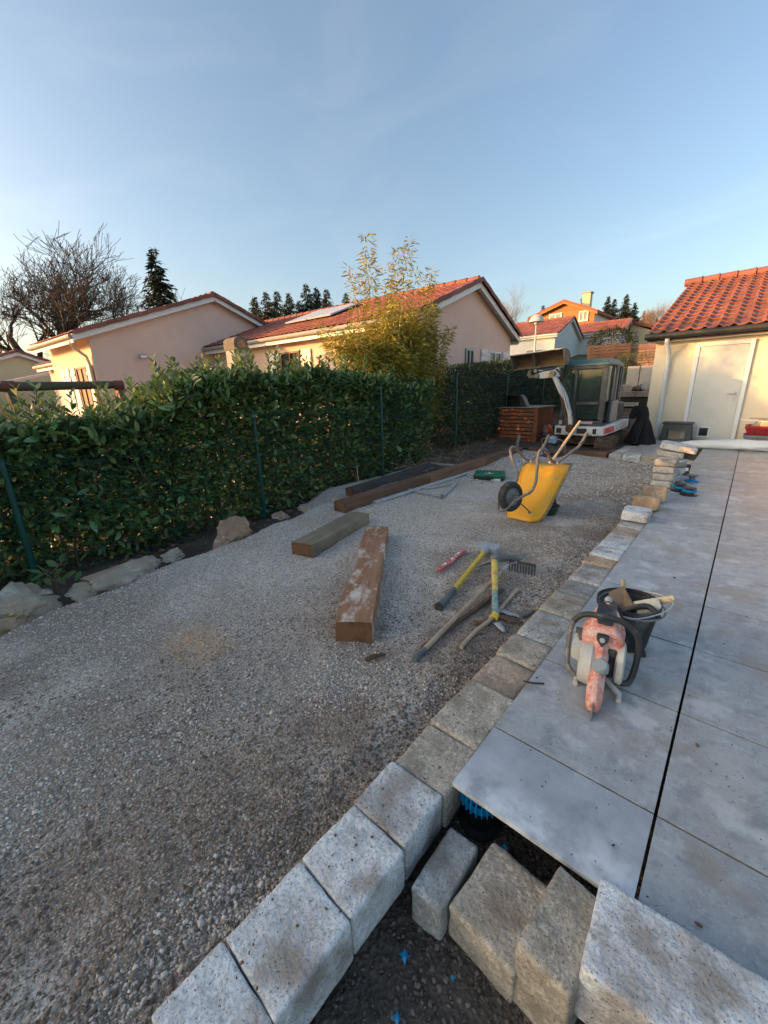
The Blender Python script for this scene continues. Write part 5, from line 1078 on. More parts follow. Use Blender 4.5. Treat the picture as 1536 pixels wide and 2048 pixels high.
MB().loft([[b + Vector((0, 0, .03)), b + Vector((0, .03, 0)), b + Vector((0, 0, -.03)), b + Vector((0, -.03, 0))], [b.lerp(l1, .6) + q for q in (Vector((0, 0, .02)), Vector((0, .014, .005)), Vector((0, 0, -.012)), Vector((0, -.014, .005)))], [l1 + q for q in (Vector((0, 0, .006)), Vector((0, .004, 0)), Vector((0, 0, -.006)), Vector((0, -.004, 0)))]]).build('pick_point', 'steel_dull', pk, .002)
MB().loft([[b + Vector((0, 0, .025)), b + Vector((0, .02, 0)), b + Vector((0, 0, -.025)), b + Vector((0, -.02, 0))], [b.lerp(l2, .5) + q for q in (Vector((0, 0, .03)), Vector((0, .01, .0)), Vector((0, 0, -.03)), Vector((0, -.01, .0)))], [l2 + q for q in (Vector((0, .03, .025)), Vector((0, .035, 0)), Vector((0, -.03, -.03)), Vector((0, -.03, -.02)))]]).build('mattock_blade', 'steel_dull', pk, .002)
rk = thing('rake', 'garden rake with long wooden handle, tines down, at the kerb side', 'rake'); a, b = G(828, 1326, .022), G(1014, 1146, .07)
MB().tube([a, a.lerp(b, .08)], .018, 12).build('handle_tip', 'rubber_grip', rk, smooth=True); MB().tube([a.lerp(b, .08), a.lerp(b, .5), b.lerp(a, .06)], .0165, 12).build('handle', 'wood_old', rk, smooth=True); MB().tube([b.lerp(a, .08), b], [.022, .014], 12).build('ferrule', 'zinc_grey', rk, smooth=True)
r0_, r1_ = G(1018, 1138, .085), G(1070, 1150, .085); hb = MB().bar(r0_, r1_, .012, .02); hb.build('head_bar', 'gutter_dark', rk, .002); MB().tube([b, r0_.lerp(r1_, .3)], .008, 8).build('neck', 'steel_dull', rk); MB().tube([r0_.lerp(r1_, .45), r0_.lerp(r1_, .45) + Vector((.02, .12, 0)), r0_.lerp(r1_, .9) + Vector((.0, .1, 0)), r0_.lerp(r1_, .95)], .004, 6).build('brace', 'steel_dull', rk)
for k in range(10):
    p = r0_.lerp(r1_, (k + .2) / 9.4); MB().tube([p, p + Vector((.004, -.015, -.04)), p + Vector((.01, -.025, -.085))], [.0075, .0065, .004], 6).build('tine', 'gutter_dark', rk)
def stick(label, pts, r, m='wood_old'): 
    o = MB().tube(smooth_path([G(*p) for p in pts], 4), r, 8).build('stick', m, None, smooth=True); return tag(o, label, 'stick')
stick('dark wooden tool shaft lying under the rake handle', [(845, 1300), (898, 1262), (951, 1224), (1004, 1186)], .014, 'rusty')
stick('bare branch lying right of the mattock, reaching toward the kerb', [(922, 1303), (950, 1272), (985, 1242), (1010, 1212), (1034, 1186)], .013, 'wood_old')
sr = thing('torn_sheeting', 'torn grey weed sheeting scraps around the mattock butt', 'scrap')
for k, (px, py, px2, py2, m) in enumerate(((1000, 1226, 1045, 1234, 'zinc_grey'), (1000, 1238, 1045, 1248, 'rusty'), (992, 1248, 1008, 1266, 'zinc_grey'), (1035, 1232, 1068, 1222, 'concrete_dark'), (945, 1250, 988, 1246, 'rusty'))):
    a, b = G(px, py, .012), G(px2, py2, .02); V = []; n = 7; sd_ = frame(b - a)[1]
    for i in range(n):
        t = i / (n - 1); wd_ = .028 * (1 - .5 * t) + .006 * pnoise((i, k, 0), 1.1); z = .012 * abs(pnoise((i * .7, k, 1), 1.3)) + .005 * math.sin(i * 2)
        for s in (-1, 1): V.append(a.lerp(b, t) + sd_ * s * wd_ + Vector((0, 0, z + .01 * s * pnoise((i, k, 4), 1))))
    o = np_mesh('scrap', [tuple(v) for v in V], [(2 * i, 2 * i + 1, 2 * i + 3, 2 * i + 2) for i in range(n - 1)], m, sr, True); o.modifiers.new('t', 'SOLIDIFY').thickness = .003
wc_ = MB().tube([G(730, 1324), G(748, 1320, .03), G(770, 1314)], [.012, .016, .008], 6).build('wood_splinter', 'rusty'); tag(wc_, 'brown wood splinter in front of the orange sleeper', 'splinter')
w2 = new_obj('bark_chip', rock_mesh('bark_chip', .035, .03, .03, 77, 2), None, 'rusty'); w2.location = G(766, 1126, .015); tag(w2, 'dark bark chip right of the orange sleeper', 'splinter')

# ================================================================== cut-off saw on the slabs
S0 = Vector((-.36, 2.03, 0)); fwd = Vector((.17, -.985, 0)).normalized(); sid = Vector((fwd.y, -fwd.x, 0)) * -1      # sid points to image right
sid = Vector((.985, .17, 0)).normalized()
def SP(r, f, z): return S0 + sid * r + fwd * f + Vector((0, 0, z))
Ms = Matrix((sid, -fwd, Vector((0, 0, 1)))).transposed()
saw = thing('cutoff_saw', 'dusty red and white petrol cut-off saw standing on the slabs', 'saw')
def SB(mb, c, d, rx=0): return mb.box(SP(*c), d, Ms @ Matrix.Rotation(rx, 3, 'X'))
cw = MB(); rings = []
for f, w0, w1, z0, z1 in ((.075, .085, .045, .19, .255), (.05, .092, .05, .185, .3), (-.02, .095, .048, .18, .335), (-.1, .08, .04, .19, .345), (-.16, .045, .025, .22, .33)):
    rings.append([SP(-w0, f, z0), SP(w0, f, z0), SP(w0, f, z0 + (z1 - z0) * .55), SP(w1, f, z1), SP(-w1, f, z1), SP(-w0, f, z0 + (z1 - z0) * .55)])
cw.loft(rings).build('cowl', 'saw_red', saw, .012, 2, True)
MB().prism([SP(-.03, .05, .318), SP(.03, .05, .318), SP(.045, -.02, .34), SP(.04, -.1, .352), SP(.0, -.13, .354), SP(-.04, -.1, .352), SP(-.045, -.02, .34)], (0, 0, .012)).build('filter_cover', 'saw_black', saw, .004)
em = MB().prism([SP(-.026, .07, .285), SP(.026, .07, .285), SP(.026, .085, .265), SP(0, .1, .235), SP(-.026, .085, .265)], fwd * .02); eb = em.build('badge', 'saw_black', saw, .003)
MB().lathe([(0, 0), (.012, 0), (.012, .008), (0, .01)], 14, Ms @ Matrix.Rotation(R(60), 3, 'X'), SP(0, .107, .268)).build('badge_emblem', 'zinc_grey', eb)
MB().box(SP(0, -.1, .364), (.016, .01, .008), Ms).build('red_mark', 'saw_red', saw); MB().lathe([(0, 0), (.016, 0), (.02, .02), (.01, .035), (0, .036)], 12, None, SP(0, -.145, .345)).build('cover_knob', 'zinc_grey', saw, smooth=True)
# engine block between the covers, finned
eg = MB().box(SP(0, .02, .14), (.13, .16, .15), Ms); eg.build('engine', 'saw_black', saw, .008)
fins = MB()
for k in range(9): fins.box(SP(-.075 - .003 * k, .06 - .012 * k, .2), (.055, .004, .05), Ms)
fins.build('cooling_fins', 'concrete_dark', saw)
MB().loft([[SP(-.13, .05 - .14 * 0 + f, z) for f, z in ((.05, .12), (.06, .2), (-.06, .21), (-.07, .1))], [SP(-.075, f, z) for f, z in ((.09, .1), (.1, .21), (-.02, .22), (-.03, .09))]]).build('muffler', 'saw_white', saw, .015, 2, True)
Mside = Matrix((-fwd, Vector((0, 0, 1)), sid)).transposed()
MB().lathe([(0, -.035), (.08, -.033), (.1, -.02), (.105, .02), (.095, .035), (0, .036)], 28, Mside, SP(-.055, .09, .115)).build('starter_cover', 'saw_white', saw, smooth=True)
MB().lathe([(0, -.02), (.08, -.02), (.1, -.012), (.105, .012), (.09, .02), (0, .022)], 28, Mside, SP(.085, .04, .13)).build('fan_cover', 'saw_white', saw, smooth=True)
vn = MB()
for k in range(11): vn.box(SP(.108, .04, .075 + k * .0105), (.004, .1, .0045), Ms)
vn.build('vents', 'zinc_grey', saw)
# cutting arm reaching to the blade guard at the front
arm = MB(); rings = []
for f, hw, z0, z1 in ((.02, .02, .2, .255), (.06, .032, .175, .262), (.12, .036, .12, .232), (.18, .034, .06, .18), (.24, .036, .03, .135), (.29, .03, .015, .095), (.31, .018, .014, .06)):
    rings.append([SP(-hw, f, z0), SP(hw, f, z0), SP(hw, f, z0 + (z1 - z0) * .6), SP(.008, f, z1), SP(-.008, f, z1), SP(-hw, f, z0 + (z1 - z0) * .6)])
arm.loft(rings).build('cutting_arm', 'saw_red', saw, .004, 2, True)
kb = MB().lathe([(0, -.03), (.026, -.03), (.036, -.015), (.036, .012), (.026, .028), (0, .03)], 16, Ms @ Matrix.Rotation(R(35), 3, 'X'), SP(.008, .185, .175)); kb.build('tension_knob', 'zinc_grey', saw, smooth=True)
MB().tube([SP(-.04, .16, .14), SP(.04, .19, .16)], .01, 8).build('adjuster', 'zinc_grey', saw)
MB().prism([SP(-.001, .27, .0), SP(-.001, .36, .002), SP(-.001, .315, .06), SP(-.001, .26, .09)], sid * .004).build('blade', 'blade', saw)
MB().tube([SP(-.04, .09, .03), SP(-.035, .13, .12), SP(-.04, .1, .2), SP(-.06, .05, .21)], .007, 8).build('hose', 'saw_white', saw, smooth=True)
hp = [SP(-.05, .1, .02), SP(-.1, .1, .03), SP(-.14, .07, .06), SP(-.15, .03, .13), SP(-.15, 0, .22), SP(-.135, -.02, .275), SP(-.09, -.02, .318), SP(-.02, 0, .338), SP(.05, .0, .338), (SP(.11, -.0, .31)), SP(.145, .0, .265), SP(.155, .01, .2), SP(.152, .03, .12), SP(.14, .05, .055), SP(.12, .06, .035), SP(.07, .07, .035)]
sp2 = smooth_path(hp, 5); k1 = len(sp2) // 3
MB().tube(sp2[:k1], .0125, 12).build('handle_bar_worn', 'tube_worn', saw, smooth=True); MB().tube(sp2[k1 - 1:], .0145, 12).build('handle_grip', 'saw_black', saw, smooth=True)
for r_, f_ in ((-.09, .12), (.1, .15), (-.08, -.1), (.08, -.1)): MB().tube([SP(r_ * .4, f_ - .06, .05), SP(r_, f_ - .02, .016), SP(r_, f_ + .03, .014)], [.012, .014, .012], 8).build('foot', 'saw_white', saw, smooth=True)
MB().loft([[SP(x, -.16, z) for x, z in ((-.03, .16), (.03, .16), (.03, .22), (-.03, .22))], [SP(x, -.28, z) for x, z in ((-.02, .14), (.02, .14), (.02, .19), (-.02, .19))]]).build('rear_handle', 'saw_black', saw, .012, 2, True)

# ================================================================== black mason's bucket with tools in it
bu = thing('bucket', 'dusty black mason bucket with wire handle behind the saw', 'bucket', (-.315, 2.42, 0)); Mb = Matrix.Rotation(R(-3), 3, 'Y')
MB().lathe([(0, .0), (.1, 0), (.105, .01), (.148, .24), (.16, .243), (.16, .275), (.154, .275), (.152, .25), (.142, .24), (.1, .015), (0, .012)], 36, Mb).build('shell', 'bucket_black', bu, smooth=True)
MB().tube([(.163 * math.cos(t), .163 * math.sin(t), .245) for t in np.linspace(0, 6.2832, 40)], .006, 6).build('rim_ring', 'steel_dull', bu, smooth=True)
MB().tube(smooth_path([Vector((-.02, -.165, .25)), Vector((.06, -.17, .262)), Vector((.15, -.08, .285)), Vector((.185, .03, .3)), Vector((.14, .11, .3)), Vector((.03, .16, .28))], 5), .0035, 6).build('wire_handle', 'galvanised', bu, smooth=True)
for t in (4.6, 1.4): MB().lathe([(0, -.012), (.018, -.012), (.018, .012), (0, .012)], 12, Matrix.Rotation(R(90), 3, 'Y') , (.165 * math.cos(t), .165 * math.sin(t), .25)).build('lug', 'bucket_black', bu)
MB().lathe([(.0, 0), (.03, .0), (.022, .028), (0, .03)], 10, None, (.09, -.07, -.001)).build('foot', 'bucket_black', bu)
tq = thing('trowel', 'brown triangular trowel blade sticking out of the black bucket', 'trowel', (-.36, 2.43, 0)); MB().prism([(-.08, .03, .27), (-.02, .07, .31), (.065, -.03, .25), (.05, -.06, .12), (-.06, -.02, .12)], (.003, .006, .002)).build('blade', 'trowel_brown', tq); MB().tube([(-.01, .09, .16), (-.03, .12, .33)], .013, 8).build('handle', 'wood_old', tq)
tq2 = thing('float_tool', 'black curved tool handle lying across the bucket', 'tool', (-.28, 2.4, 0)); MB().tube(smooth_path([Vector((-.06, -.03, .22)), Vector((.0, -.02, .265)), Vector((.05, -.01, .28)), Vector((.09, -.03, .265)), Vector((.105, -.05, .25))]), [.016] * 21, 10).build('handle', 'saw_black', tq2, smooth=True); MB().box((-.04, .0, .18), (.1, .02, .1)).build('plate', 'bucket_black', tq2, .004)
spg = thing('sponge', 'pale yellow sponge block in the right side of the bucket', 'sponge', (-.235, 2.44, .25)); spm = worn_block_mesh('sponge', .13, .09, .05, 8, .01, .004, 3.); so_ = new_obj('sponge_body', spm, spg, 'sponge'); so_.rotation_euler = (.35, -.35, .4)
so2 = MB().tube([(.03, .07, .02), (.1, .09, .05)], .02, 8).build('roller_end', 'wood_handle', spg)

# ================================================================== spare slab pedestals by the stack
for k, (px, py, lb) in enumerate(((1377, 990, 'nearest black and blue slab pedestal on the terrace by the stacked blocks'), (1358, 982, 'left black and blue slab pedestal touching the kerb edge'), (1383, 963, 'rear grey and blue slab pedestal standing upside down'))):
    p = gz(px, py, .0); t = thing('slab_pedestal', lb, 'pedestal', (p.x, p.y, .002), k, 'spare slab pedestals')
    if k < 2:
        MB().lathe([(.1, 0), (.1, .006), (.055, .012), (.05, .05)], 24).build('base', 'black_plastic', t, smooth=True)
        rg = MB().lathe([(.05, .045), (.072, .045), (.072, .07), (.05, .07)], 24)
        for j in range(16): rg.box((.075 * math.cos(j * .3927), .075 * math.sin(j * .3927), .057), (.012, .012, .026), Matrix.Rotation(j * .3927, 3, 'Z'))
        rg.build('ring', 'blue_plastic', t); MB().lathe([(.045, .07), (.045, .085), (.075, .09), (.075, .1), (0, .1)], 24).build('head', 'black_plastic', t, smooth=True)
    else:
        MB().lathe([(.085, 0), (.085, .02), (.06, .03)], 24).build('ring', 'blue_plastic', t); MB().lathe([(.04, .02), (.04, .07), (.075, .09), (.075, .1), (0, .1)], 24).build('head', 'grey_plastic', t, smooth=True)
px_ = gz(1371, 950, 0.); cc = thing('shoe_pair', 'small black and white object standing beside the block stack', 'clamp', (px_.x, px_.y, 0)); cc.name = 'pipe_clamp'; MB().lathe([(.05, 0), (.055, .02), (.04, .05), (.05, .12), (.05, .17), (.0, .17)], 14).build('body', 'rubber', cc, smooth=True); MB().box((0, -.05, .1), (.06, .01, .05)).build('label_panel', 'pvc_white', cc); cc.children[0].name = 'clamp_body'

# ================================================================== things by the garage
jk = thing('jacket', 'black hooded jacket draped upright over a post beside the garage', 'jacket', (-1.93, 11.75, -.01)); rings = []
for s in range(30):
    t = s / 29; z = .98 * t; r0 = np.interp(t, [0, .1, .4, .62, .66, .74, .86, .95, 1], [.3, .285, .2, .125, .13, .145, .13, .085, .015]); ring = []; n = 44; ox = -.05 * sst(.55, .9, t) + .02
    for j in range(n):
        a = 2 * math.pi * j / n; f = 1 + (.17 * (1 - sst(.55, .72, t))) * math.sin(a * 6 + 1.2 * math.sin(z * 5)) * (1.15 - t) + .05 * pnoise((math.cos(a), math.sin(a), z * 2), 2.5, 4)
        ring.append((ox + r0 * f * math.cos(a), r0 * f * .75 * math.sin(a), max(.004, z - (.02 * math.sin(a * 5) if s == 0 else 0))))
    rings.append(ring)
MB().loft(rings).build('cloth', 'cloth_black', jk, smooth=True)
MB().loft([[(x - .15 + .07 * math.cos(a), -.04 + .06 * math.sin(a), z) for a in np.linspace(0, 5.6, 10)] for x, z in ((.02, .92), (-.03, .8), (-.06, .68), (-.05, .61))]).build('hood', 'cloth_black', jk, smooth=True)
MB().tube([(.02, -.14, .6), (.0, -.22, .35), (-.03, -.25, .1), (-.02, -.26, .02)], [.05, .065, .06, .05], 12).build('sleeve', 'cloth_black', jk, smooth=True)
stl = thing('step_stool', 'charcoal plastic step stool in front of the white garage door', 'stool', (-1.3, 12.85, 0))
MB().loft([[(-.3, -.17, .41), (.3, -.17, .41), (.3, .17, .41), (-.3, .17, .41)], [(-.325, -.19, .42), (.325, -.19, .42), (.325, .19, .42), (-.325, .19, .42)], [(-.325, -.19, .455), (.325, -.19, .455), (.325, .19, .455), (-.325, .19, .455)]]).build('top', 'charcoal_plastic', stl, .012, 2)
for s in (-1, 1):
    MB().loft([[(s * .2, -.2, 0), (s * .34, -.2, 0), (s * .34, .2, 0), (s * .2, .2, 0)], [(s * .18, -.165, .412), (s * .29, -.165, .412), (s * .29, .165, .412), (s * .18, .165, .412)]]).build('leg', 'charcoal_plastic', stl, .01, 2)
MB().prism([(-.19, -.172, .26), (.19, -.172, .26), (.185, -.162, .41), (-.185, -.162, .41)], (0, .03, 0)).build('apron', 'charcoal_plastic', stl)
cr = [('grey_plastic', 0, .22, 'storage_crate', 'grey plastic storage crate standing against the garage wall'), ('red_plastic', .225, .2, 'storage_crate', 'dark red plastic crate stacked on the grey one by the garage')]
for m, z, h, nm, lb in cr:
    t = thing(nm, lb, 'crate', (.42, 12.75, z), 0, 'crates stacked by the garage'); w0, w1 = .36, .4
    MB().loft([[(-w0, -.25, .0), (w0, -.25, 0), (w0, .25, 0), (-w0, .25, 0)], [(-w1, -.28, h - .06), (w1, -.28, h - .06), (w1, .28, h - .06), (-w1, .28, h - .06)], [(-w1 - .02, -.3, h - .055), (w1 + .02, -.3, h - .055), (w1 + .02, .3, h - .055), (-w1 - .02, .3, h - .055)], [(-w1 - .02, -.3, h), (w1 + .02, -.3, h), (w1 + .02, .3, h), (-w1 - .02, .3, h)], [(-w1 + .02, -.26, h), (w1 - .02, -.26, h), (w1 - .02, .26, h), (-w1 + .02, .26, h)], [(-w0 + .03, -.22, .03), (w0 - .03, -.22, .03), (w0 - .03, .22, .03), (-w0 + .03, .22, .03)]]).build('shell', m, t, .006)
    for k in range(4): MB().box((-.27 + .18 * k, -.29, h * .4), (.012, .02, h * .6)).build('rib', m, t)
pk_ = thing('plank_pile', 'thin boards and a white trim lying across the red crate', 'plank', (.3, 12.72, .44)); MB().bar((-.45, -.02, .12), (.5, -.05, .03), .04, .02).build('trim', 'white_paint', pk_); MB().bar((-.25, .05, .14), (.5, .03, .1), .12, .03).build('board', 'wood_grey', pk_, .004); MB().prism([(-.2, -.1, -.02), (-.12, -.1, .09), (-.04, -.1, -.02)], (0, .03, 0)).build('offcut', 'wood_grey', pk_); MB().box((.2, -.05, .02), (.5, .2, .1)).build('carton', 'wood_handle', pk_, .004)
tp = thing('tarpaulin_roll', 'long white crumpled tarpaulin roll lying across the far terrace', 'tarpaulin', (0, 11.45, 0)); rings = []
for s in range(61):
    x = -1.12 + 3.4 * s / 60; r = .105 * min(1, .28 + (s / 11) ** .6 * .72) + .012 * pnoise((x, 0, 0), 2, 5); ring = []
    for j in range(26):
        a = 2 * math.pi * j / 26; f = 1 + .16 * pnoise((x * 1.6 + .5 * math.cos(a), math.cos(a) * 1.2, math.sin(a) * 1.2), 2., 6) + .07 * pnoise((x, math.cos(a), math.sin(a)), 6, 2); z = r * (1 + math.sin(a) * f); ring.append((x, 1.55 * r * f * math.cos(a) + .03 * pnoise((x, 0, 1), 1.5) , max(.003, z)))
    rings.append(ring)
MB().loft(rings).build('sheet', 'tarp', tp, smooth=True)

# ================================================================== slatted box by the hedge
bxo = thing('slatted_box', 'red brown slatted wooden box standing against the far hedge', 'box', (-4.78, 11.0, -.14)); ns = 10; H_ = 1.02
for k in range(ns):
    z0 = H_ * k / ns + .006; o = MB().b2(-.55, .47, -.022, 0, z0, z0 + H_ / ns - .026).build('slat', 'wood_box', bxo, .004)
MB().b2(-.53, .55, .03, 1.05, .01, H_ - .03).build('dark_filler', 'sleeper_dark', bxo)  # dark filler stands for the shade behind the slat gaps
for x, y in ((.47, -.024), (.47, 1.05), (-.57, 1.05)): MB().b2(x, x + .1, y, y + .08, 0, H_ - .004).build('corner_post', 'wood_box', bxo, .004)
for k in range(5):
    y0 = .06 + k * .198; MB().b2(.551, .571, y0, y0 + .19, .01, H_ - .01).build('side_board', 'wood_box', bxo, .004)
for k in range(4): MB().b2(-.6 + .305 * k, -.6 + .305 * k + .298, -.06, 1.16, H_ + .001, H_ + .028).build('lid_board', 'wood_grey', bxo, .004)
for z in (.82, .22): MB().lathe([(0, -.004), (.02, -.004), (.02, .004), (0, .004)], 12, Matrix.Rotation(R(90), 3, 'Y'), (.576, .18, z)).build('hand_hole', 'ink', bxo)
fb = thing('open_crate', 'black open-fronted plastic box on top of the slatted box', 'crate', (-5.05, 11.15, .915), R(4)); w_, h_, d_ = .22, .31, .4
MB().b2(-w_, w_, -.0, d_, 0, .02).b2(-w_, w_, 0, d_, h_ - .02, h_).b2(-w_, -w_ + .02, 0, d_, .02, h_ - .02).b2(w_ - .02, w_, 0, d_, .02, h_ - .02).b2(-w_ + .02, w_ - .02, d_ - .02, d_, .02, h_ - .02).build('shell', 'black_plastic', fb, .006)
MB().prism([(w_ + .001, .05, 0), (w_ + .2, .05, 0), (w_ + .06, .05, h_ - .05), (w_ + .001, .05, h_ - .01)], (0, .3, 0)).build('side_flare', 'black_plastic', fb, .004)
bw = thing('leaf_blower', 'grey and orange round machine housing beside the slatted box', 'machine', gy(1097, 858, 11.6)); bw.location.z = .12
MB().lathe([(0, -.1), (.17, -.08), (.2, 0), (.17, .06)], 22, Matrix.Rotation(R(70), 3, 'Y'), (-.05, 0, .1)).build('housing', 'grey_plastic', bw, smooth=True); MB().lathe([(.17, .06), (.16, .12), (.09, .15), (0, .155)], 22, Matrix.Rotation(R(70), 3, 'Y'), (-.05, 0, .1)).build('cover', 'orange_plastic', bw, smooth=True); MB().b2(-.14, .08, -.1, .12, -.24, -.06).build('stand', 'black_plastic', bw, .02)
rl_ = thing('rolled_mat', 'dark green rolled mat lying between the box and the digger', 'mat'); a, b = gy(1102, 857, 12.3), gy(1122, 849, 12.3); MB().tube([(a.x, 12.3, .12), (b.x + .1, 12.2, .16)], .19, 18).build('roll', 'green_plastic', rl_, smooth=True); rl_.children[0].data.materials[0] = MATS['laurel_back']; MB().tube([(b.x + .1, 12.2, .16), (b.x + .115, 12.199, .16)], .195, 18).build('roll_end', 'gutter_grey', rl_)
cs = thing('concrete_slab', 'pale concrete slab lying behind the digger track', 'slab'); MB().b2(-2.35, -1.6, 15.6, 16.6, slope_z(-2, 16), slope_z(-2, 16) + .12).build('panel', 'concrete', cs, .01); cs2 = thing('concrete_slab', 'pale concrete slab between the rolled mat and the digger', 'slab'); MB().b2(-4.4, -3.6, 11.6, 12.7, -.15, -.02).build('panel', 'concrete', cs2, .01)
# plate compactor partly hidden by the wheelbarrow
pc = thing('plate_compactor', 'small plate compactor with tube handle and blue rag behind the wheelbarrow', 'compactor', (-3.15, 9.35, -.1))
MB().loft([[(-.2, -.25, 0), (.2, -.25, 0), (.2, .25, 0), (-.2, .25, 0)], [(-.22, -.3, .05), (.22, -.3, .05), (.22, .3, .05), (-.22, .3, .05)]]).build('plate', 'rusty', pc, .006); MB().b2(-.14, .14, -.12, .14, .06, .26).build('engine', 'machine_grey', pc, .02); MB().lathe([(.06, 0), (.08, .02), (.08, .08), (.0, .1)], 14, None, (0, 0, .26)).build('air_filter', 'black_plastic', pc, smooth=True)
MB().tube(smooth_path([Vector((-.2, -.1, .06)), Vector((-.22, -.18, .3)), Vector((-.2, -.22, .42)), Vector((0, -.22, .43)), Vector((.2, -.2, .4)), Vector((.27, -.15, .3)), Vector((.26, -.1, .06))], 4), .014, 8).build('handle', 'tube_worn', pc, smooth=True)
rg = worn_block_mesh('rag', .16, .1, .14, 8, .03, .03, 9.); ro = new_obj('blue_rag', rg, None, 'rag_blue'); ro.location = (-3.13, 9.12, .31); tag(ro, 'blue grey rag hanging on the compactor handle', 'rag')

# ================================================================== mini digger
ex = thing('mini_excavator', 'white and dark grey mini excavator with glazed cab and raised wide bucket', 'excavator', (-2.98, 0, 0))
def EB(nm, m, x0, x1, y0, y1, z0, z1, bv=.015, p=None, seg=2): return MB().b2(x0, x1, y0, y1, z0, z1).build(nm, m, p or ex, bv, seg)
for s, xc in ((-1, -.62), (1, .52)):
    prof = [Vector((0, 10.42 + .2 - .2 * math.cos(R(a)), .06 - .2 * math.sin(R(a - 90)) * 0 + .2 * math.sin(R(a)))) for a in ()]
    loop = []
    for a in range(-90, 91, 15): loop.append((12.15 + .19 * math.cos(R(a)), .055 + .19 * math.sin(R(a))))
    for a in range(90, 271, 15): loop.append((10.62 + .19 * math.cos(R(a)), .055 + .19 * math.sin(R(a))))
    tk = bpy.data.objects.new('track', None); COL.objects.link(tk); tk.parent = ex
    MB().prism([(xc - .15, y, z) for y, z in loop], (.3, 0, 0)).build('belt', 'track', tk, .01)
    # grouser bars round the belt
    gb = MB(); per = [(Vector((0, *loop[i])), Vector((0, *loop[(i + 1) % len(loop)]))) for i in range(len(loop))]; tot = sum((b - a).length for a, b in per); nb = 40; acc = 0
    for a, b in per:
        L = (b - a).length; k0 = math.ceil(acc / (tot / nb)); 
        while k0 * tot / nb < acc + L:
            t = (k0 * tot / nb - acc) / L; p = a.lerp(b, t); n = Vector((0, (b - a).z, -(b - a).y)).normalized(); gb.box((xc, p.y + n.y * .01, p.z + n.z * .01), (.3, .035, .03), Matrix.Rotation(math.atan2(n.z, n.y) - math.pi / 2, 3, 'X')); k0 += 1
        acc += L
    gb.build('grousers', 'track', tk)
    for y in (10.62, 12.15): MB().lathe([(0, -.17), (.11, -.17), (.13, -.155), (.13, .155), (.11, .17), (0, .17)], 18, Matrix.Rotation(R(90), 3, 'Y'), (xc, y, .055)).build('sprocket', 'rusty', tk)
EB('undercarriage', 'track', -.47, .37, 10.8, 11.9, .02, .22); MB().b2(-.72, .68, 12.52, 12.58, -.1, .18).build('dozer_blade', 'rusty', ex, .02); MB().bar((-.3, 11.9, .1), (-.3, 12.52, .05), .08, .08).bar((.25, 11.9, .1), (.25, 12.52, .05), .08, .08).build('blade_arms', 'rusty', ex)
MB().lathe([(.33, .2), (.33, .27)], 24, None, (-.05, 11.3, 0)).build('slew_ring', 'track', ex)
# rotating body
MB().prism([(-.6, 10.5, .27), (-.42, 10.44, .27), (.36, 10.44, .27), (.52, 10.52, .27), (.66, 10.85, .34), (.66, 12.4, .34), (-.6, 12.4, .3)], (0, 0, .22)).build('body', 'machine_white', ex, .03, 2)
for x0, x1 in ((-.53, -.41), (-.05, .17), (.3, .38)): MB().b2(x0, x1, 10.425, 10.437, .32, .44).build('recess', 'black_plastic', ex, .012)
MB().prism([(.535, 10.515, .33), (.66, 10.8, .37), (.66, 10.8, .5), (.535, 10.515, .45)], (.012, -.006, 0)).build('red_stripe', 'sticker_red', ex)
EB('engine_hood', 'machine_grey', -.5, .5, 11.76, 12.4, .49, 1.0, .08, None, 3); EB('counterweight', 'machine_grey', -.55, .7, 12.3, 12.55, .3, .6, .06)
cab = bpy.data.objects.new('cab', None); COL.objects.link(cab); cab.parent = ex; cx0, cx1, cy0, cy1, cz0, cz1 = -.5, .47, 10.5, 11.75, .49, 1.98
EB('floor', 'machine_grey', cx0, cx1, cy0, cy1, cz0, cz0 + .06, .02, cab)
EB('front_panel', 'machine_grey', cx0, cx1, cy0, cy0 + .05, cz0 + .06, .62, .02, cab)
for x in (cx0, -.24, cx1 - .12): EB('front_pillar', 'machine_grey', x, x + (.12 if x > 0 else .07), cy0, cy0 + .07, .62, 1.84, .02, cab)
for (a, b) in (((cx0 + .035, cy1 - .05), None), ((cx1 - .04, cy1 - .05), None), ((cx1 - .04, 11.1), None), ((cx0 + .035, 11.2), None)): EB('pillar', 'machine_grey', a[0] - .035, a[0] + .035, a[1] - .04, a[1] + .04, .55, 1.86, .02, cab)
EB('sill_bar', 'machine_grey', -.17, cx1 - .12, cy0 + .002, cy0 + .06, .98, 1.05, .02, cab); EB('front_header', 'machine_grey', cx0, cx1, cy0, cy0 + .07, 1.78, 1.88, .02, cab)
EB('side_panel', 'gutter_grey', cx1 - .02, cx1 + .03, 11.12, 11.72, .55, 1.05, .02, cab); EB('rear_panel', 'machine_grey', cx0, cx1, cy1 - .04, cy1, .55, 1.1, .02, cab)
rf = MB(); rf.loft([[(cx0 - .01, cy0 - .02, 1.85), (cx1 + .02, cy0 - .02, 1.85), (cx1 + .02, cy1 + .02, 1.85), (cx0 - .01, cy1 + .02, 1.85)], [(cx0 - .01, cy0 - .02, 1.9), (cx1 + .02, cy0 - .02, 1.9), (cx1 + .02, cy1 + .02, 1.9), (cx0 - .01, cy1 + .02, 1.9)], [(cx0 + .06, cy0 + .06, 2.0), (cx1 - .06, cy0 + .06, 2.0), (cx1 - .06, cy1 - .06, 2.0), (cx0 + .06, cy1 - .06, 2.0)]]); rf.build('roof', 'cab_roof', cab, .03, 3)
def glass(x0, x1, z0, z1, y): return MB().b2(x0, x1, y, y + .006, z0, z1).build('window', 'glass_cab', cab, .002)
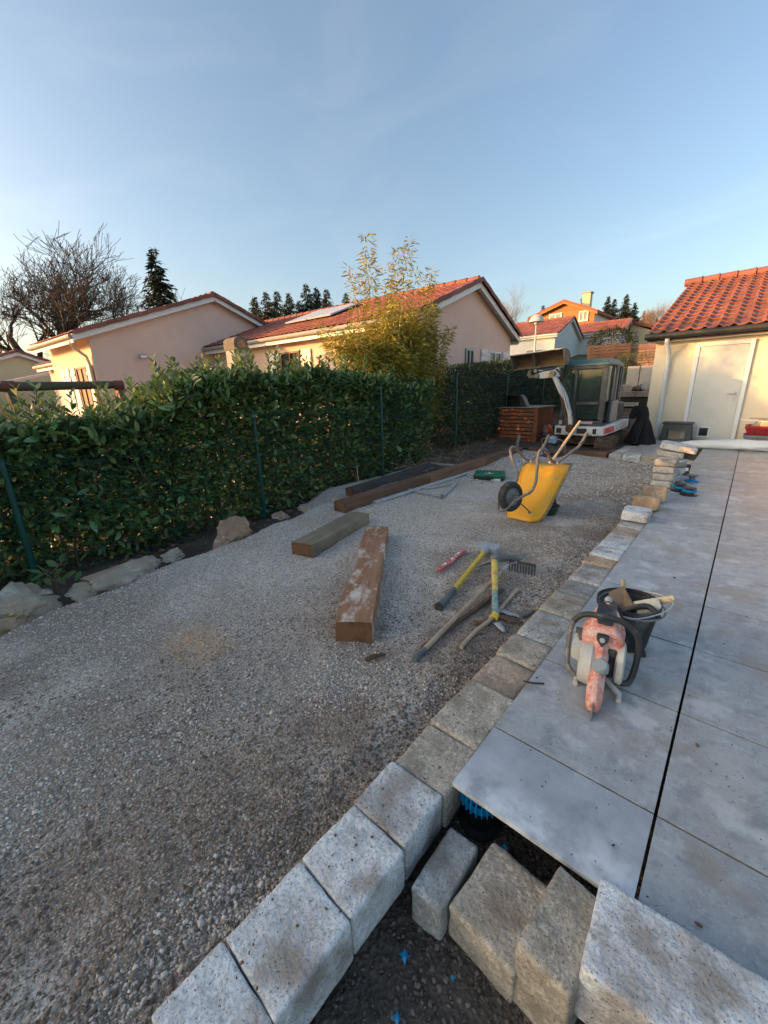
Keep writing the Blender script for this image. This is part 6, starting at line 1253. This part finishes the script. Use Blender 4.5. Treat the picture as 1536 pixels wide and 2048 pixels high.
glass(-.165, cx1 - .125, 1.055, 1.775, cy0 + .03); glass(cx0 + .075, -.245, .66, 1.775, cy0 + .03); glass(-.165, cx1 - .125, .66, .975, cy0 + .03); glass(cx0 + .08, cx1 - .08, 1.1, 1.82, cy1 - .03)
for y0, y1 in ((10.58, 11.05), (11.15, 11.66)): MB().b2(cx1 - .03, cx1 - .024, y0, y1, 1.06, 1.84).build('window', 'glass_cab', cab, .002)
MB().b2(cx0 + .03, cx0 + .036, 10.58, 11.66, 1.0, 1.84).build('window', 'glass_cab', cab, .002)
MB().tube(smooth_path([Vector((cx1 + .035, 11.2, 1.05)), Vector((cx1 + .04, 11.2, 1.7)), Vector((cx1 + .03, 11.3, 1.85)), Vector((cx1 + .04, 11.55, 1.85)), Vector((cx1 + .04, 11.66, 1.7)), Vector((cx1 + .04, 11.68, 1.05))], 4), .018, 8).build('door_frame', 'gutter_grey', cab, smooth=True)
EB('seat_cushion', 'black_plastic', -.1, .32, 11.05, 11.5, .78, .9, .04, cab); EB('seat_back', 'charcoal_plastic', -.1, .32, 11.42, 11.54, .88, 1.4, .06, cab); 
for x in (-.18, .38): MB().tube([(x, 11.0, .6), (x, 10.95, 1.05)], .015, 8).build('lever', 'black_plastic', cab); MB().lathe([(0, 0), (.03, .01), (.03, .05), (0, .07)], 10, None, (x, 10.95, 1.03)).build('lever_knob', 'black_plastic', cab)
EB('work_light', 'plate_white', -.5, -.43, 10.47, 10.495, .53, .62, .006); st_ = EB('warning_sticker', 'plate_white', .0, .26, 10.488, 10.496, .55, .61, .002); EB('sticker_band', 'sticker_red', .0, .26, 10.4825, 10.4875, .597, .609, 0, st_, 1)
# boom, arm and bucket on the left of the cab, folded up
def chain(nm, m, pts, ws): 
    mb = MB(); rings = []
    for i, ((x, y, z), w_) in enumerate(zip(pts, ws)):
        d = Vector(pts[min(i + 1, len(pts) - 1)]) - Vector(pts[max(i - 1, 0)]); d.normalize(); sx = d.cross(Vector((0, -1, 0))).normalized(); yv = Vector((0, 1, 0)); p = Vector((x, y, z)); h = w_
        rings.append([p + sx * h - yv * .05, p + sx * h + yv * .05, p - sx * h + yv * .05, p - sx * h - yv * .05])
    return mb.loft(rings).build(nm, m, ex, .012, 2)
chain('boom', 'machine_white', [(-.15, 10.3, .48), (-.2, 10.28, .8), (-.32, 10.26, 1.15), (-.42, 10.24, 1.32), (-.56, 10.22, 1.56), (-.62, 10.2, 1.7)], [.045, .042, .05, .065, .05, .05])
chain('boom_cylinder', 'rusty', [(-.22, 10.34, .45), (-.35, 10.34, .9), (-.44, 10.34, 1.2)], [.04, .04, .03]); MB().tube([(-.5, 10.16, 1.55), (-.34, 10.16, 1.2), (-.24, 10.16, .9)], [.022, .022, .022], 10).build('hydraulic_rod', 'metal', ex, smooth=True)
for hx in (0, .035):
    MB().tube(smooth_path([Vector((-.08 + hx, 10.2, .5)), Vector((-.1 + hx, 10.19, .85)), Vector((-.22 + hx, 10.17, 1.2)), Vector((-.36 + hx, 10.15, 1.45)), Vector((-.46 + hx, 10.12, 1.7)), Vector((-.58 + hx, 10.12, 1.82))]), .011, 7).build('hose', 'rubber', ex, smooth=True)
MB().tube([(-.56, 10.3, 1.62), (-.42, 10.3, 1.28)], .03, 10).build('arm_ram', 'machine_grey', ex, smooth=True); MB().tube([(-.6, 10.13, 1.84), (-.86, 10.13, 1.8)], .026, 10).build('bucket_ram', 'machine_grey', ex, smooth=True); MB().tube([(-.86, 10.13, 1.8), (-1.02, 10.13, 1.79)], .014, 8).build('ram_rod', 'metal', ex)
for (bx_, bz_) in ((-.6, .52), (-.3, .3), (.42, .3), (.2, .3), (.24, .3), (.28, .3)): MB().lathe([(0, -.004), (.012, -.004), (.012, .004), (0, .004)], 8, Matrix.Rotation(R(90), 3, 'X'), (bx_, 10.432, bz_)).build('bolt', 'black_plastic', ex)
MB().lathe([(0, -.1), (.1, -.1), (.1, .1), (0, .1)], 18, Matrix.Rotation(R(90), 3, 'X'), (-.16, 10.33, .45)).build('swing_post', 'rusty', ex); MB().tube(smooth_path([Vector((-.1, 10.2, .5)), Vector((-.02, 10.15, .62)), Vector((-.12, 10.16, .8))]), .014, 8).build('hose', 'rubber', ex, smooth=True)
chain('arm', 'machine_white', [(-.5, 10.22, 1.75), (-.66, 10.2, 1.73), (-.82, 10.18, 1.7), (-.95, 10.16, 1.68)], [.1, .1, .085, .06]); MB().b2(-.74, -.64, 10.095, 10.105, 1.66, 1.74).build('yellow_label', 'yellow_paint', ex)
for (x, z, r_) in ((-.62, 1.72, .06), (-.98, 1.68, .05), (-1.02, 1.8, .045)): MB().lathe([(0, -.12), (r_, -.12), (r_, .12), (0, .12)], 14, Matrix.Rotation(R(90), 3, 'X'), (x, 10.18, z)).build('pivot_pin', 'steel_dull', ex)
MB().bar((-1.2, 10.16, 1.67), (-.94, 10.16, 1.68), .1, .07).bar((-1.22, 10.2, 1.68), (-1.2, 10.22, 1.86), .08, .08).bar((-.98, 10.2, 1.7), (-1.0, 10.22, 1.86), .08, .08).build('linkage', 'bucket_steel', ex)
bk_ = bpy.data.objects.new('bucket', None); COL.objects.link(bk_); bk_.parent = ex
pr_ = [(9.92, 2.2), (10.1, 2.21), (10.3, 2.18), (10.42, 2.1), (10.45, 2.0), (10.4, 1.9), (10.3, 1.86), (10.12, 1.86)]
def bp(x, y, z): return Vector((x, y, z + (x + 1.1) * .055))
xb0, xb1 = -1.62, -.36; sh_ = MB(); n = len(pr_)
ro_ = [(y, z) for y, z in pr_]; ri_ = [(y - .0, z - .02 if z > 2.05 else z + .02) if not (1.88 < z < 2.12) else (y - .025, z) for y, z in pr_]
prof = ro_ + ri_[::-1]; sh_.loft([[bp(xb0, y, z) for y, z in prof], [bp(xb1, y, z) for y, z in prof]]); sh_.build('shell', 'bucket_steel', bk_)
for x in (xb0, xb1 - .02): MB().prism([bp(x, y, z) for y, z in pr_], (.02, 0, .001)).build('side_plate', 'bucket_steel', bk_)
dm = MB(); dm.loft([[bp(x, 10.16 + .02 * pnoise((x, 0, 0), 5), 1.882), bp(x, 10.42, 1.93), bp(x, 10.425, 2.02 + .05 * pnoise((x, 0, 0), 4)), bp(x, 10.36, 1.97 + .03 * pnoise((x, 1, 0), 5)), bp(x, 10.22, 1.9 + .02 * pnoise((x, 2, 0), 6))] for x in np.linspace(xb0 + .03, xb1 - .03, 24)]); dm.build('packed_soil', 'mud', bk_, smooth=True)
MB().prism([bp(-1.1, 9.98, 2.18), bp(-1.1, 10.4, 2.1), bp(-1.1, 10.35, 1.9), bp(-1.1, 10.2, 1.9)], (.02, 0, .001)).build('rib', 'bucket_steel', bk_)
MB().bar(bp(xb0, 9.915, 2.2), bp(xb1, 9.915, 2.2), .05, .018).build('cutting_edge', 'galvanised', bk_, .003)

# ================================================================== flatbed truck behind the digger
tk0 = gy(1243, 786, 18.); tk1 = gy(1300, 793, 18.); zt = tk0.z
trk = thing('flatbed_truck', 'dirty flatbed truck rear with rubble and number plate beside the garage', 'truck', (tk0.x - .2, 18., 0)); W_ = 2.0; zb_ = slope_z(-4, 18)
MB().b2(-.1, W_, 0, 4, zt - .16, zt + .05).build('bed', 'truck_bed', trk, .02); MB().b2(.0, W_ - .1, .1, 4, zt - .75, zt - .17).build('chassis', 'truck_dark', trk); MB().b2(.1, W_ - .2, .0, .09, zt - .9, zt - .62).build('bumper', 'truck_dark', trk, .02)
for x in (.12, W_ - .4): 
    MB().lathe([(.15, -.13), (.35, -.12), (.38, -.08), (.38, .08), (.35, .12), (.15, .13)], 22, Matrix.Rotation(R(90), 3, 'Y'), (x + .1, .9, zb_ + .36)).build('wheel', 'rubber', trk)
pz = zt - .42; plt = MB().b2(.3, .82, -.03, -.015, pz - .07, pz + .07).build('number_plate', 'plate_white', trk, .004)
fc = bpy.data.curves.new('plate_text', 'FONT'); fc.body = 'FM-073-RH'; fc.size = .115; fc.align_x = 'CENTER'; fc.align_y = 'CENTER'; fc.extrude = .001
to = bpy.data.objects.new('tmp', fc); COL.objects.link(to); dg = bpy.context.evaluated_depsgraph_get(); dg.update(); tm = bpy.data.meshes.new_from_object(to.evaluated_get(dg)); bpy.data.objects.remove(to)
tm.materials.clear(); tm.materials.append(MATS['ink']); lt_ = new_obj('lettering', tm, plt); lt_.location = (.56, -.033, pz); lt_.rotation_euler = (R(90), 0, 0); lt_.scale = (.72, 1, 1)
for x in (.14, 1.0): MB().b2(x, x + .1, -.02, .02, pz - .3, pz - .12).build('rear_lamp', 'gutter_grey', trk, .01)
for k, (x, m, sx, sy, sz) in enumerate(((.25, 'concrete', .28, .4, .2), (.7, 'concrete_dark', .34, .4, .22), (1.15, 'concrete', .4, .5, .3), (.45, 'rusty', .2, .3, .12), (1.5, 'concrete_dark', .35, .4, .2), (.85, 'tarp', .15, .2, .12))):
    o = new_obj('rubble', rock_mesh('rubble', sx, sy, sz, 60 + k, 3), None, m); o.location = (trk.location.x + x, 18.5 + .25 * (k % 2), zt + .05 + sz * .55); tag(o, ['pale concrete lump at the left of the truck load', 'dark lump in the middle of the truck load', 'large pale lump at the right of the truck load', 'rusty lump at the front left of the truck load', 'dark lump at the right end of the truck load', 'white crumpled bag on the truck load'][k], 'rubble', 'load on the flatbed truck')

# ================================================================== small bits on slabs and soil
def chip(label, p, s, m, seed, name='debris_chip'):
    o = new_obj(name, rock_mesh(name, s, s * .6, s * .4, seed, 1), None, m); o.location = p; o.rotation_euler = (0, 0, seed); return tag(o, label, 'debris', 'crumbs on the slabs')
chip('dark crumb near the front edge of the cut slab', gz(1227, 1690, .006), .009, 'ink', 1); chip('curled brown leaf bit on the right slabs', gz(1394, 1490, .006), .014, 'rusty', 2); chip('brown crumb beside the big pale block', gz(1396, 1848, .006), .013, 'rusty', 3)
chip('black pebble on the slab left of the saw', gz(1074, 1355, .006), .01, 'ink', 4); chip('white chip on the slab in front of the saw', gz(1116, 1385, .005), .007, 'pvc_white', 5); chip('brown crumb on the slab beyond the bucket', gz(1349, 1155, .006), .018, 'rusty', 6)
sk3 = MB().tube([gz(1046, 1362, .006), gz(1065, 1366, .008), gz(1088, 1367, .006)], .004, 6).build('twig', 'ink'); tag(sk3, 'thin black twig across the kerb and slab edge left of the saw', 'twig')
crumb = stones('slab_crumbs', 420, lambda: (random.uniform(-.6, .5), 1.05 + 5.5 * random.random() ** 1.6), lambda x, y: .0005, lambda n: .0012 + .0035 * rng.random(n) ** 3, 'soil_clod')
stones('kerb_crumbs', 500, lambda: (random.uniform(-.84, -.64), random.uniform(.2, 4.6)), lambda x, y: -.006, lambda n: .0012 + .005 * rng.random(n) ** 3, 'soil_clod')
for k, (px, py, s, lb) in enumerate(((808, 1915, .022, 'torn blue plastic clip lying in the dark pit'), (905, 1958, .008, 'tiny blue plastic fragment in the pit right of the torn clip'), (793, 2040, .018, 'blue plastic fragment at the bottom frame edge in the pit'), (1010, 1697, .02, 'blue plastic piece on the soil under the slab edge'))):
    p = gz(px, py, -.225); s *= .72; o = MB().prism([p + Vector((x * s, y * s, .012 * z)) for x, y, z in ((-1, -.2, 0), (-.3, .3, 1), (-.6, 1, .5), (.5, .7, 0), (1, .9, .6), (.7, -.1, 1), (.9, -.9, .2), (0, -.5, .7))], (0, 0, .003)).build('plastic_fragment', 'blue_plastic'); tag(o, lb, 'fragment', 'blue pedestal fragments')
